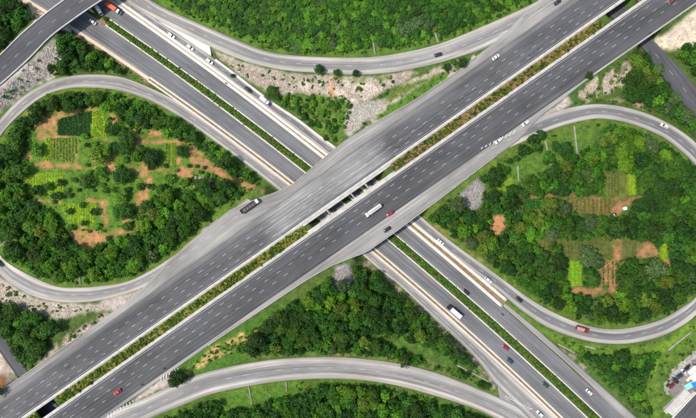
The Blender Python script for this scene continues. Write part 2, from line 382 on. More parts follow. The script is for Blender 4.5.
# upper road: two carriageways, shoulders
def urib(name, c0, c1, x0, x1, mat, step=6, dz=0.0, **kw):
    n = max(2, int((x1-x0)/step)); x = np.linspace(x0, x1, n)
    f0 = (lambda t: np.interp(t, *zip(*c0))) if isinstance(c0, list) else (lambda t: np.full_like(t, c0))
    f1 = (lambda t: np.interp(t, *zip(*c1))) if isinstance(c1, list) else (lambda t: np.full_like(t, c1))
    A = np.array([Upx(c, t) for c, t in zip(f0(x), x)]); B = np.array([Upx(c, t) for c, t in zip(f1(x), x)])
    return rib(name, A, B, ZU, mat, dz=dz, **kw)
UX0, UX1 = -140, 840
r_U1a = r_U1b = r_U1c = urib('upper_road', 398.5, 431.8, UX0, UX1, 'asphalt_u', lat=8)
r_U2 = urib('upper_road', 452, 487, UX0, UX1, 'asphalt_u2')
c_s1 = [(UX0,391),(100,391),(150,390.5),(170,387),(195,379),(220,374),(262,370),(285,377),(302,384),(318,388),(345,384),(372,381),(400,383),(440,389),(480,390),(505,388),(530,386),(556,378),(600,378),(640,391),(UX1,391)]
r_S1 = urib('upper_shoulder', c_s1, 398.5, UX0, UX1, 'shoulder', step=4, dz=-.006)
c_s2 = [(UX0,491),(180,491),(280,494),(305,497),(322,503),(335,508),(365,508),(410,506),(455,503),(490,502),(504,497),(520,493),(560,489.5),(UX1,489.5)]
r_S2 = urib('upper_shoulder', 487, c_s2, UX0, UX1, 'shoulder', step=4, dz=-.006)

# ------------------------------------------------------------------ terrain
GS = .8; GX0, GY0 = -252.0, -172.0; GNX, GNY = 631, 431
gx = GX0+GS*np.arange(GNX); gy = GY0+GS*np.arange(GNY)
zpin = np.full((GNY, GNX), np.inf); lowm = np.zeros((GNY, GNX), bool); roadm = np.zeros((GNY, GNX), bool)
def samples(r, m0=-.12, m1=1.12, extra=1.0):
    L, Rr = r['L'], r['R']; wid = np.linalg.norm(Rr-L, axis=1).mean(); e = extra/wid
    t = np.linspace(-e, 1+e, int(wid/.4)+4)
    P = []
    for i in range(len(L)-1):
        n = max(2, int(np.linalg.norm(L[i+1]-L[i])/.5)+1, int(np.linalg.norm(Rr[i+1]-Rr[i])/.5)+1)
        for u in np.linspace(0, 1, n, endpoint=False):
            l = L[i]*(1-u)+L[i+1]*u; q = Rr[i]*(1-u)+Rr[i+1]*u
            P.append(l[None]*(1-t[:, None])+q[None]*t[:, None])
    return np.vstack(P)
def cells(P):
    ix = np.rint((P[:, 0]-GX0)/GS).astype(int); iy = np.rint((P[:, 1]-GY0)/GS).astype(int)
    k = (ix >= 0) & (ix < GNX) & (iy >= 0) & (iy < GNY); return ix[k], iy[k], P[k, 2]
def dilate(m, n):
    for _ in range(n):
        q = m.copy(); q[1:] |= m[:-1]; q[:-1] |= m[1:]; q[:, 1:] |= m[:, :-1]; q[:, :-1] |= m[:, 1:]; m = q
    return m
# the strip of medians and dividers inside the lower corridor
corr = lrib('corridor', b1out, b2out, -90, 740, 'asphalt_l'); ribs.pop()
low_ribs = [corr, r_UR, r_BL]
for r in low_ribs:
    ix, iy, z = cells(samples(r)); np.minimum.at(zpin, (iy, ix), z-.3); lowm[iy, ix] = True
ll_low = dict(L=r_LL['L'][:cut], R=r_LL['R'][:cut]); n5 = int(np.argmax(zRL > .05)); rl_low = dict(L=r_RL['L'][:n5], R=r_RL['R'][:n5])
for r in (ll_low, rl_low):
    ix, iy, z = cells(samples(r)); np.minimum.at(zpin, (iy, ix), z-.3); lowm[iy, ix] = True
lowd = dilate(lowm, 6)
umed = urib('umed', 431.8, 452, UX0, UX1, 'asphalt_u'); ribs.pop()
for r in ribs+[umed]:
    if any(r is q for q in low_ribs+[r_L1, r_L2]): continue
    ix, iy, z = cells(samples(r)); roadm[iy, ix] = True
    if any(r is q for q in (r_U1a, r_U1b, r_U1c, r_U2, r_S1, r_S2, r_OV, r_CO, umed)):
        k = ~lowd[iy, ix]; ix, iy, z = ix[k], iy[k], z[k]
    np.minimum.at(zpin, (iy, ix), z-.34)
roadm |= lowm
pinned = np.isfinite(zpin)
def solve(zp, pm, it0=400):
    ny, nx = zp.shape
    if min(ny, nx) > 24:
        n2y, n2x = (ny+1)//2, (nx+1)//2
        zs = np.zeros((n2y*2, n2x*2)); ms = np.zeros((n2y*2, n2x*2)); zs[:ny, :nx] = np.where(pm, zp, 0); ms[:ny, :nx] = pm
        zsum = zs.reshape(n2y, 2, n2x, 2).sum((1, 3)); msum = ms.reshape(n2y, 2, n2x, 2).sum((1, 3))
        zc = solve(np.where(msum > 0, zsum/np.maximum(msum, 1), 0), msum > 0, it0)
        z = np.repeat(np.repeat(zc, 2, 0), 2, 1)[:ny, :nx]
    else: z = np.full((ny, nx), 3.0)
    z = np.where(pm, zp, z)
    for _ in range(it0 if ny < 120 else 120):
        p = np.pad(z, 1, mode='edge'); q = (p[2:, 1:-1]+p[:-2, 1:-1]+p[1:-1, 2:]+p[1:-1, :-2])/4
        z = np.where(pm, zp, q)
    return z
zt = solve(np.where(pinned, zpin, 0), pinned)
GXX, GYY = np.meshgrid(gx, gy)
free = (~dilate(pinned, 2)).astype(float)
for _ in range(6):
    p = np.pad(free, 1, mode='edge'); free = (p[2:, 1:-1]+p[:-2, 1:-1]+p[1:-1, 2:]+p[1:-1, :-2]+free)/5
zt = zt+free*(.45*fbm(GXX/9, GYY/9, 3)+.18*fbm(GXX/2.2, GYY/2.2, 5))
def hz(X, Y):
    fx = (np.asarray(X, float)-GX0)/GS; fy = (np.asarray(Y, float)-GY0)/GS
    fx = np.clip(fx, 0, GNX-1.001); fy = np.clip(fy, 0, GNY-1.001); ix = fx.astype(int); iy = fy.astype(int); fx -= ix; fy -= iy
    return (zt[iy, ix]*(1-fx)+zt[iy, ix+1]*fx)*(1-fy)+(zt[iy+1, ix]*(1-fx)+zt[iy+1, ix+1]*fx)*fy
def on_road(X, Y):
    ix = np.clip(np.rint((np.asarray(X)-GX0)/GS).astype(int), 0, GNX-1); iy = np.clip(np.rint((np.asarray(Y)-GY0)/GS).astype(int), 0, GNY-1)
    return roadm[iy, ix]
def G(px, py, dz=0.0):
    """ground point that the photograph shows at (px,py), dz above the ground"""
    px = np.asarray(px, float); py = np.asarray(py, float); z = np.full(px.shape, 3.0)
    for _ in range(5):
        k = S*(H-z)/H; X = (px-CX)*k; Y = (CY-py)*k; z = hz(X, Y)+dz
    return X, Y, hz(X, Y)

# ------------------------------------------------------------------ ground colours: what grows or lies where
kz = S*(H-zt)/H; PX = CX+GXX/kz; PY = CY-GYY/kz
WPX = PX+2.6*fbm(PX/14, PY/14, 21)+2.0*fbm(PX/4, PY/4, 23); WPY = PY+2.6*fbm(PX/14, PY/14, 31)+2.0*fbm(PX/4, PY/4, 33)
col = np.zeros((GNY, GNX, 3)); col[:] = (.060,.105,.022)
gn = fbm(PX/26, PY/26, 41)[..., None]; col = col*(1+.3*gn)+np.array([.02,.008,0])*np.clip(-gn, 0, 1)
rock = np.zeros((GNY, GNX)); tuft = np.ones((GNY, GNX))
def blur(m, n):
    for _ in range(n):
        p = np.pad(m, 1, mode='edge'); m = (p[2:, 1:-1]+p[:-2, 1:-1]+p[1:-1, 2:]+p[1:-1, :-2]+m)/5
    return m
def paint(poly, c, soft=2, rk=0.0, tf=None, a=1.0, mott=None, sharp=False):
    """cover a patch of ground with a stuff of colour c"""
    X, Y = (PX, PY) if sharp else (WPX, WPY)
    m = blur(in_poly(X, Y, poly).astype(float), soft)*a
    if mott is not None: m = m*np.clip(.62+mott*fbm(PX/6, PY/6, 77), 0, 1)
    global col, rock, tuft
    col = col*(1-m[..., None])+np.array(c)*m[..., None]
    rock = rock*(1-m)+rk*m
    if tf is not None: tuft = tuft*(1-m)+tf*m
WOOD = (.045,.090,.018); GRASS = (.075,.15,.022); LIME = (.125,.21,.022); SOIL = (.40,.195,.092); SAND = (.56,.47,.36); GRAVEL = (.40,.345,.28); ROCK = (.41,.345,.28); DRY = (.30,.22,.09)
P_north = [(150,-60),(600,-60),(560,-10),(524,8),(478,26),(434,42),(388,52),(344,54),(306,53),(262,47),(222,30),(172,8)]
P_left = [(265,178),(246,168),(210,141),(192,128),(180,121),(151,105),(117,94),(90,91),(67,92),(46,99),(24,117),(5,138),(-8,165),(-10,195),(-4,235),(4,252),(14,263),(38,274),(60,283),(77,284),(100,282),(134,275),(180,247),(215,219),(249,192)]
P_leftin = [(33,120),(58,108),(95,104),(112,108),(130,120),(165,128),(195,143),(224,170),(226,184),(195,186),(180,192),(150,202),(140,226),(90,250),(66,242),(52,215),(25,200),(15,180),(15,150)]
P_right = [(425,215),(470,187),(480,175),(505,160),(527,146),(554,134),(581,127),(600,124),(626,127),(653,136),(670,146),(690,165),(705,190),(712,230),(705,270),(690,295),(672,308),(650,318),(626,324),(600,324),(573,316),(543,303),(516,284),(470,248),(440,225)]
P_south = [(250,335),(316,287),(344,276),(362,264),(380,278),(431,324),(470,362),(490,385),(497,394),(478,386),(438,370),(397,360),(352,354),(296,354),(256,358),(240,350)]
P_bottom = [(140,440),(178,410),(212,397),(256,388),(296,383),(344,382),(388,387),(428,397),(461,408),(500,428),(520,480),(120,480)]
P_tl = [(-60,-60),(14,-10),(30,4),(40,14),(20,33),(0,52),(-60,100)]
P_tlstrip = [(58,42),(75,32),(120,63),(150,84),(120,74),(90,71),(60,76),(50,76),(62,58)]
P_h = [(266,90),(290,94),(345,98),(352,106),(345,130),(338,145),(300,117)]
P_tr = [(642,50),(655,75),(694,122),(688,134),(660,116),(640,106),(625,95),(630,75)]
P_tr2 = [(670,50),(696,45),(740,60),(740,120),(700,90),(685,68)]
P_br = [(572,350),(600,356),(630,358),(652,352),(660,356),(650,370),(644,390),(652,418),(650,450),(640,424),(606,384),(582,364)]
P_bl = [(-30,300),(10,308),(20,312),(40,320),(57,322),(47,340),(34,360),(28,374),(12,348),(-25,310)]
for P in (P_north, P_left, P_right, P_south, P_bottom, P_tl, P_tlstrip, P_tr, P_tr2, P_br, P_bl): paint(P, WOOD, 2, tf=.35, mott=1.6)
paint(P_south, (.055,.125,.018), 2, mott=1.4, tf=.7); paint(P_left, (.075,.14,.02), 2, mott=1.4, tf=.6); paint(P_right, (.065,.115,.02), 2, mott=1.4, tf=.5)
paint([(150,-60),(600,-60),(560,-10),(478,26),(434,42),(344,54),(262,47),(172,8)], (.06,.13,.02), 3, mott=2.0)
# verge grass and clearings
paint([(172,8),(222,30),(262,47),(262,40),(225,22),(180,-5),(150,-4)], GRASS, 1)
paint([(300,38),(345,36),(360,30),(400,16),(430,6),(440,12),(400,28),(345,46)], (.09,.15,.025), 2, mott=2)
paint([(490,172),(520,160),(545,140),(585,128),(600,128),(590,150),(560,172),(530,182),(500,192)], GRASS, 2, tf=1.2)
paint([(484,180),(512,176),(518,186),(500,196)], LIME, 1, tf=1.2)
paint([(215,397),(250,389),(300,383),(306,392),(270,402),(240,410),(215,414)], (.075,.16,.02), 2, tf=1.3)
paint([(365,338),(395,335),(440,350),(470,372),(440,368),(400,352)], GRASS, 2, tf=1.2, mott=2.5)
paint([(330,345),(400,352),(438,366),(478,386),(438,372),(397,362),(344,356),(300,356)], (.13,.14,.04), 1, tf=1, mott=2)
paint([(172,386),(200,372),(256,360),(255,330),(300,295),(280,305),(200,352),(176,370)], (.06,.14,.018), 1, tf=1.2)
paint([(184,372),(212,348),(256,326),(258,334),(250,344),(225,354),(205,365),(190,376)], (.42,.29,.11), 1, tf=.25, mott=3)
paint([(500,298),(516,309),(546,330),(576,341),(603,346),(640,346),(668,338),(720,300),(720,330),(665,362),(600,365),(575,352),(540,336),(505,310)], (.09,.16,.022), 2, tf=1.2)
paint([(630,350),(665,346),(720,310),(760,300),(760,345),(700,385),(660,420),(650,440),(645,400),(650,372)], (.085,.145,.022), 2, tf=1.1, mott=3)
paint([(655,350),(690,325),(692,329),(662,356),(652,372),(648,366)], LIME, 1, tf=1)
paint(P_h, (.10,.16,.026), 2, mott=2, tf=1)
paint([(24,100),(45,84),(66,77),(64,72),(48,76),(22,90),(0,112),(0,122)], GRASS, 1, tf=1.1)
paint([(95,72),(120,74),(150,85),(178,101),(176,96),(150,78),(120,62),(100,50)], (.10,.15,.03), 1, mott=2)
paint([(76,30),(120,60),(150,80),(150,85),(128,72),(100,52),(74,38)], (.27,.19,.11), 2, mott=1.4)
# gravel, rock, sand
paint([(-60,255),(-20,262),(0,277),(36,300),(81,305),(107,304),(118,298),(112,310),(90,312),(60,320),(40,314),(20,309),(0,302),(-60,292)], GRAVEL, 2, rk=.35, tf=.1)
paint([(36,368),(58,342),(90,322),(114,307),(112,317),(72,346),(44,369)], (.42,.33,.27), 1, rk=.7, tf=.2, mott=1.5)
paint([(100,303),(112,296),(134,293),(161,280),(190,262),(180,272),(150,294),(118,314)], (.40,.345,.30), 1, rk=.3, tf=0)
paint([(-60,110),(0,60),(28,62),(55,40),(63,50),(61,66),(52,77),(26,91),(0,112),(-60,160)], (.44,.385,.33), 1, rk=.5, tf=.05)
paint([(211,48),(249,64),(283,72),(316,75),(352,77),(400,74),(420,70),(400,84),(372,97),(352,106),(345,98),(300,92),(275,95),(262,88),(240,74),(225,62)], ROCK, 1, rk=.7, tf=.05)
paint([(285,74),(316,76),(352,78),(395,78),(385,90),(352,104),(345,97),(300,90)], (.57,.49,.40), 3, rk=.4, tf=.02, mott=2)
for k in range(5): paint([(285+k*22,74+k*.3),(300+k*23,76),(296+k*22,84),(288+k*21,82)], (.12,.14,.04), 2, tf=.8, mott=3)
paint([(326,74),(337,74),(335,84),(337,98),(329,99),(328,86)], (.46,.235,.11), 2, rk=.2, tf=.1, mott=2)
paint([(345,130),(346,112),(353,104),(392,96),(384,108),(364,124),(350,137)], (.40,.37,.32), 1, rk=.7, tf=.1)
paint([(384,101),(400,86),(440,66),(470,58),(500,44),(490,56),(450,82),(415,104),(385,124),(362,136),(362,124)], (.47,.39,.30), 1, rk=.4, tf=.2, mott=4)
paint([(372,118),(400,100),(440,74),(452,68),(448,76),(415,104),(385,124)], GRASS, 1, tf=1)
paint([(390,88),(430,78),(452,66),(440,76),(410,92),(385,102)], (.10,.14,.03), 1, tf=.8)
paint([(458,195),(479,177),(484,186),(483,203),(474,213),(464,203)], (.34,.32,.30), 1, rk=1, tf=.02)
paint([(570,98),(595,80),(622,64),(636,58),(640,72),(628,86),(605,96),(585,103)], (.46,.37,.30), 1, rk=.6, tf=.1, mott=3.5)
paint([(608,100),(635,96),(650,108),(640,108),(620,103)], (.40,.30,.22), 1, rk=.4, tf=.1, mott=2)
paint([(566,104),(600,99),(630,101),(650,108),(640,106),(605,96),(578,99)], (.10,.15,.03), 1, tf=.9, mott=2)
paint([(516,131),(545,112),(568,96),(572,104),(555,112),(541,118)], (.42,.36,.31), 1, rk=.4, tf=0)
paint([(652,40),(664,34),(690,14),(760,-40),(760,52),(700,46),(672,50),(662,48)], SAND, 2, rk=.25, tf=.05)
paint([(640,47),(655,68),(662,78),(658,72),(652,64),(644,50)], (.3,.25,.15), 1)
paint([(-60,300),(0,353),(20,382),(10,390),(-40,380),(-60,370)], (.52,.43,.34), 1, rk=.2, tf=.05)
paint([(-40,376),(0,372),(8,384),(0,392),(-40,400)], (.30,.15,.07), 1)
paint([(14,-20),(28,0),(44,14),(34,20),(20,4),(0,-20)], (.50,.38,.27), 1, tf=.1)
paint([(366,258),(381,272),(431,318),(470,355),(497,388),(490,388),(462,358),(425,322),(378,280),(364,266)], (.36,.27,.19), 1, rk=.4, tf=.2, mott=2)
paint([(420,222),(440,236),(470,258),(500,282),(498,276),(470,250),(440,226)], (.24,.17,.07), 1, tf=.4, mott=2)
paint([(455,232),(476,236),(480,246),(468,248)], (.24,.11,.06), 1, tf=.1)
paint([(492,218),(503,214),(505,228),(499,236),(490,230)], SOIL, 1, tf=.02)
paint([(545,345),(575,356),(592,374),(582,370),(560,352)], (.30,.24,.19), 1, rk=.4, tf=.2, mott=2)
paint([(335,268),(350,262),(352,284),(342,298),(334,288)], (.33,.30,.29), 1, rk=.8, tf=.1)
paint([(338,345),(352,345),(352,353),(336,353)], (.36,.26,.15), 1, tf=.2)
paint([(130,402),(162,378),(176,372),(170,384),(140,399)], (.42,.36,.31), 1, rk=.3, tf=0)
# left loop: soil, paths, grass between the plots
paint(P_leftin, (.080,.160,.02), 3, tf=.9)
for P in ([(24,112),(58,112),(90,105),(96,108),(58,120),(57,140),(40,140),(34,132)], [(15,150),(30,152),(32,158),(22,160)], [(33,162),(82,164),(82,170),(33,168)],
          [(66,232),(78,227),(100,233),(125,228),(138,221),(135,231),(110,241),(88,249),(73,244)], [(101,200),(108,202),(108,228),(101,226)], [(136,170),(144,170),(143,184),(137,182)],
          [(135,196),(147,190),(149,200),(138,206)], [(136,139),(190,141),(190,144),(136,143)], [(131,127),(139,128),(139,138),(133,136)], [(149,130),(163,130),(162,141),(150,141)],
          [(190,143),(197,146),(216,168),(190,168)], [(112,166),(224,168),(224,172),(112,171)], [(212,165),(242,181),(266,189),(262,193),(238,187),(212,172)], [(24,198),(60,199),(60,202),(26,202)],
          [(92,107),(98,106),(97,111),(92,111)]): paint(P, SOIL, 1, tf=.05, mott=1.1)
paint([(192,176),(206,178),(216,184),(210,190),(196,186)], (.46,.35,.28), 1, rk=.3, tf=.1)
paint([(200,232),(212,222),(222,218),(218,228),(206,238)], (.40,.35,.31), 1, rk=.6, tf=.1)
for P in ([(93,150),(110,158),(108,164),(92,160)], [(140,160),(150,166),(140,168)], [(176,144),(182,144),(181,166),(176,166)], [(53,135),(92,137.5),(107,139),(107,141),(53,138)], [(50.8,138),(53,138),(52.6,161),(50.5,161)], [(76,138),(80,138),(78,163),(75,163)], [(88,198),(100,200),(100,203),(86,202)],
          [(110,112),(118,118),(118,124),(110,122)], [(108,140),(112,140),(114,168),(108,168)], [(176,170),(190,172),(192,180),(178,176)], [(144,172),(150,172),(152,192),(146,192)], [(82,168),(112,169),(112,172),(82,171)], [(120,216),(140,206),(142,212),(124,224)], [(196,150),(206,158),(214,168),(200,172)], [(128,144),(140,146),(138,150),(127,149)], [(140,206),(148,212),(142,218),(136,212)]): paint(P, SOIL, 1, tf=.05, mott=1.3)
for P, c in (([(58.6,119),(91.5,111),(90,136.5),(57.7,135)], (.022,.075,.014)), ([(92.5,111),(101,111),(107,122.3),(106,138.5),(91.5,136.7)], (.20,.31,.02)), ([(46,137.6),(50.6,137.6),(50.4,161),(45,161)], (.20,.32,.02)), ([(53.4,138),(75.5,138),(74.6,161.8),(52.6,161)], (.12,.17,.025)),
             ([(27,174),(65,173),(65,197),(40,197),(28,190)], (.16,.25,.02)), ([(60,204),(97,203),(93,227),(70,224)], (.19,.29,.02)), ([(164.5,143),(176,143),(175,165),(164.5,165)], (.14,.21,.02)), ([(569,261),(581,261),(582,286),(569,286)], (.12,.26,.02)), ([(626.5,174),(636,174),(636,195),(627,195)], (.17,.22,.02)), ([(523,199),(541,199),(541,209),(523,208)], (.04,.16,.02)), ([(659.5,243),(667,243),(667,261),(659.5,261)], (.15,.22,.02))): paint(P, c, 0, tf=.1, sharp=True)
# right loop: soil, paths
for P in ([(541,193),(604,196),(604,200),(541,197)], [(590,170),(606,163),(609,168),(604,176),(600,168)], [(612,198),(641,196),(642,203),(624,206),(619,216),(612,214)], [(612,239),(622,239),(622,262),(612,262)],
          [(636,240),(657,243),(657,258),(636,256)], [(600,259),(616,259),(616,290),(600,290)], [(572,287),(616,289),(616,297),(572,293)], [(646,256),(672,262),(670,268),(650,264)], [(520,196),(541,194),(541,197),(520,199)],
          [(616,288),(650,286),(640,300),(616,300)]):
    paint(P, (.31,.155,.075), 1, tf=.05, mott=1.1)
paint([(565,200),(612,198),(611,216),(575,213)], (.14,.11,.03), 1, tf=.4)
paint([(536,238),(612,238),(612,258),(540,256)], (.085,.10,.025), 2, tf=.6)
paint([(622,240),(638,240),(638,258),(622,258)], (.10,.11,.03), 1, tf=.4)
paint([(604,172),(626,172),(627,197),(606,197)], (.10,.12,.025), 1, tf=.6)
# bottom right yard
paint([(668,390),(668,382),(676,372),(700,352),(740,330),(740,400),(700,400),(676,396)], (.17,.155,.145), 1, rk=.1, tf=0)
paint([(666,394),(664,384),(674,369),(700,347),(742,325),(742,332),(700,354),(678,373),(669,384),(671,395)], (.36,.33,.31), 0, rk=.5, tf=0)
vd = dilate(roadm, 3) & ~dilate(roadm, 1)
for P, c in ((P_left, (.095,.16,.022)), (P_right, (.095,.155,.022)), (P_north, (.08,.15,.02)), (P_bottom, (.08,.15,.02)), (P_south, (.10,.14,.03))):
    m = blur((dilate(roadm, 5) & in_poly(PX, PY, [(x+(x-np.mean([q[0] for q in P]))*.06, y+(y-np.mean([q[1] for q in P]))*.1) for x, y in P])).astype(float), 2)*np.clip(.7+fbm(PX/5, PY/5, 91), 0, 1)*(rock < .2)
    col = col*(1-m[..., None])+np.array(c)*m[..., None]; tuft = np.maximum(tuft, m)
rdist = np.full((GNY, GNX), 99.0); q = roadm.copy()
for k in range(16):
    rdist[q & (rdist > 90)] = k*GS*.9; q = dilate(q, 1)

# ------------------------------------------------------------------ ground mesh
def ground_mesh():
    ii = np.arange(GNX*GNY).reshape(GNY, GNX)
    F = np.stack([ii[:-1, :-1], ii[:-1, 1:], ii[1:, 1:], ii[1:, :-1]], -1).reshape(-1, 4)
    V = np.column_stack([GXX.ravel(), GYY.ravel(), zt.ravel()])
    c = np.concatenate([col.reshape(-1, 3), rock.reshape(-1, 1)], 1)
    # outer skirt to the horizon
    ring = np.concatenate([ii[0, :-1], ii[:-1, -1], ii[-1, :0:-1], ii[:0:-1, 0]])
    Vs = [V]; Cs = [c]; Fs = [F]; prev = ring; base = len(V)
    for k in (1.35, 2.5, 6, 16):
        p = V[ring].copy(); p[:, :2] *= k; p[:, 2] = p[:, 2]*max(0, 1-(k-1)/2)+2*min(1, (k-1)/2)
        Vs.append(p); Cs.append(np.tile([.05,.075,.022,0], (len(ring), 1))); cur = base+np.arange(len(ring)); base += len(ring)
        Fs.append(np.stack([prev, cur, np.roll(cur, -1), np.roll(prev, -1)], -1)); prev = cur
    return mesh_np('ground', np.vstack(Vs), np.vstack(Fs), cols={'Col': np.vstack(Cs)}, smooth=True)
def mat_ground():
    m, nt, p = nodes('ground'); c = objco(nt)
    a = N(nt, 'Attribute', attribute_name='Col')
    out = a.outputs['Color']
    n1 = noise(nt, c, .35, 6, .65); n2 = noise(nt, c, 2.2, 5, .7)
    out = mixc(nt, out, ramp(nt, n1, [(.28, g3(.62)), (.5, g3(1)), (.72, g3(1.42))]), 1.0, 'MULTIPLY')
    out = mixc(nt, out, ramp(nt, n2, [(.25, g3(.6)), (.75, g3(1.4))]), 1.0, 'MULTIPLY')
    v = N(nt, 'TexVoronoi', Scale=1.9); nt.links.new(c, v.inputs['Vector'])
    v2 = N(nt, 'TexVoronoi', Scale=1.9, feature='DISTANCE_TO_EDGE'); nt.links.new(c, v2.inputs['Vector'])
    sep = N(nt, 'SeparateColor'); nt.links.new(v.outputs['Color'], sep.inputs[0])
    st = mixc(nt, ramp(nt, sep.outputs[0], [(0, g3(.6)), (1, g3(1.35))]), ramp(nt, v2.outputs['Distance'], [(.0, g3(.35)), (.12, g3(1))]), 1.0, 'MULTIPLY')
    rocky = mixc(nt, out, st, 1.0, 'MULTIPLY')
    out = mixc(nt, out, rocky, a.outputs['Alpha'])
    nt.links.new(out, p.inputs['Base Color']); p.inputs['Roughness'].default_value = .95; p.inputs['Specular IOR Level'].default_value = .15
    bump(nt, p, mixc(nt, n1, n2, .6), .8, .35)
    return m
g = mobj('ground', ground_mesh(), mat_ground()); tag(g, 'uneven ground of grass, red soil and gravel between the roads', 'ground', kind='structure')

# ------------------------------------------------------------------ road sheets
def rib_mesh(r):
    L, Rr = r['L'], r['R']; n = len(L); m = r['lat']+1; t = np.linspace(0, 1, m)
    top = L[:, None]*(1-t[None, :, None])+Rr[:, None]*t[None, :, None]
    mid = (L+Rr)/2; s = np.concatenate([[0], np.cumsum(np.linalg.norm(np.diff(mid, axis=0), axis=1))]); wid = np.linalg.norm(Rr-L, axis=1)
    V = top.reshape(-1, 3); ii = np.arange(n*m).reshape(n, m)
    F = np.stack([ii[:-1, :-1], ii[:-1, 1:], ii[1:, 1:], ii[1:, :-1]], -1).reshape(-1, 4)
    # orient upward
    p = V[F[0]]; nz = np.cross(p[1]-p[0], p[2]-p[0])[2]
    if nz < 0: F = F[:, ::-1]
    uvm = np.stack([t[None]*wid[:, None]*np.ones((n, 1)), np.repeat(s[:, None], m, 1)], -1).reshape(-1, 2)
    uvl = np.stack([np.repeat(t[None], n, 0), np.repeat(s[:, None], m, 1)], -1).reshape(-1, 2)
    # sides and underside
    lo = np.vstack([L, Rr]).copy(); lo[:, 2] -= r['th']; b = len(V); lid = b+np.arange(n); rid = b+n+np.arange(n)
    Fs = [F, np.stack([ii[:-1, 0], ii[1:, 0], lid[1:], lid[:-1]], -1), np.stack([ii[1:, -1], ii[:-1, -1], rid[:-1], rid[1:]], -1), np.stack([lid[:-1], lid[1:], rid[1:], rid[:-1]], -1)]
    sl = np.column_stack([np.zeros(n), s]); sr = np.column_stack([wid, s])
    V = np.vstack([V, lo]); uvm = np.vstack([uvm, sl, sr]); uvl = np.vstack([uvl, np.column_stack([np.zeros(n), s]), np.column_stack([np.ones(n), s])])
    return mesh_np(r['name'], V, np.vstack(Fs), uvs={'m': uvm, 'lat': uvl})
for r in ribs:
    o = mobj(r['name'], rib_mesh(r), M[r['mat']]); o['kind'] = 'structure'; r['obj'] = o
def lab(r, l): tag(r['obj'], l, 'road')
lab(r_L1, 'grey lower carriageway on the north-east side of the green median'); lab(r_L2, 'grey lower carriageway on the south-west side of the green median')
tag(r_WE['obj'], 'bright white concrete wedge between slip ramp and service road', 'pavement')
lab(r_LL, 'pale loop ramp curling round the vegetable plots on the left'); lab(r_RL, 'grey loop ramp curling round the wooded plots on the right')
lab(r_TR, 'pale curved slip ramp below the northern wood'); lab(r_BR, 'pale curved slip ramp across the bottom')
lab(r_UR, 'dark road passing under the upper road at top right'); lab(r_BL, 'dark road passing under the upper road at bottom left')
lab(r_OV, 'dark curved flyover road at the top left corner'); lab(r_CO, 'dark flyover road across the bottom right corner')
lab(r_U1a, 'dark four-lane north-west upper carriageway with a worn pale stretch over the bridge'); lab(r_U2, 'dark four-lane upper carriageway on the south-east side')
lab(r_S1, 'wide pale concrete shoulder along the north-west upper carriageway'); lab(r_S2, 'pale concrete shoulder along the south-east upper carriageway')

def sweep(name, P, w, h, mat, parent=None, base=0.0):
    """a solid bar of width w and height h along the 3-D polyline P"""
    P = np.asarray(P, float); T = np.gradient(P[:, :2], axis=0); T /= np.linalg.norm(T, axis=1)[:, None]+1e-9
    Nn = np.column_stack([-T[:, 1], T[:, 0]])*w/2; n = len(P)
    def lay(sg, z, k=1.0): return np.column_stack([P[:, :2]+sg*Nn*k, P[:, 2]+z])
    V = np.vstack([lay(-1, base), lay(1, base), lay(1, base+h, .8), lay(-1, base+h, .8)]); i = np.arange(n)
    q = lambda a, b: np.stack([a*n+i[:-1], b*n+i[:-1], b*n+i[1:], a*n+i[1:]], -1)
    F = np.vstack([q(0, 1)[:, ::-1]*1, q(1, 2)[:, ::-1], q(2, 3)[:, ::-1], q(3, 0)[:, ::-1]])
    F = np.vstack([F, [[0, n, 2*n, 3*n]], [[n-1, 4*n-1, 3*n-1, 2*n-1]]])
    return mobj(name, mesh_np(name, V, F), M[mat], parent)
def Uw(c, x, z=ZU): return W(*Upx(c, x), z)
def uline(c, x0, x1, z=ZU, step=8):
    f = (lambda t: np.interp(t, *zip(*c))) if isinstance(c, list) else (lambda t: c)
    return [Uw(f(t), t, z) for t in np.linspace(x0, x1, max(2, int((x1-x0)/step)))]
def quads_mesh(name, Q, mat, parent, kind='stuff'):
    V = np.array(Q).reshape(-1, 3); F = np.arange(len(V)).reshape(-1, 4)
    p = V[F[0]]
    if np.cross(p[1]-p[0], p[2]-p[0])[2] < 0: F = F[:, ::-1]
    o = mobj(name, mesh_np(name, V, F), M[mat], parent); o['kind'] = kind; return o
# lane dashes on the upper road
def dashes(c, x0, x1, z, parent, per=14.8*.8204, ln=5.0*.8204, w=.13, ph=0.0):
    Q = []; hw = w/S/2*1.21/.8204*.82
    x = x0+ph
    while x < x1:
        if R.rand() > .04:
            j = R.uniform(-.3, .3); l = ln*R.uniform(.8, 1.08)
            Q.append([Uw(c-hw, x+j, z), Uw(c+hw, x+j, z), Uw(c+hw, x+j+l, z), Uw(c-hw, x+j+l, z)])
        x += per
    quads_mesh('lane_dashes', Q, 'paint', parent)
for k, c in enumerate((411, 418.7, 426.4)):
    dashes(c, UX0, UX1, ZU+.008, r_U1a['obj'], ph=3*k)
for k, c in enumerate((458.6, 466.2, 473.8)): dashes(c, UX0, UX1, ZU+.008, r_U2['obj'], ph=4*k)
def solid(c, x0, x1, z, parent, w=.15):
    hw = w/S/2; n = max(2, int((x1-x0)/10)); x = np.linspace(x0, x1, n)
    quads_mesh('edge_line', [[Uw(c-hw, a, z), Uw(c+hw, a, z), Uw(c+hw, b, z), Uw(c-hw, b, z)] for a, b in zip(x[:-1], x[1:])], 'paint', parent)
for rr, x0, x1 in ((r_U1a, UX0, 286), (r_U1c, 400, UX1)): solid(430.6, x0, x1, ZU+.008, rr['obj'])
solid(453.2, UX0, UX1, ZU+.008, r_U2['obj'])
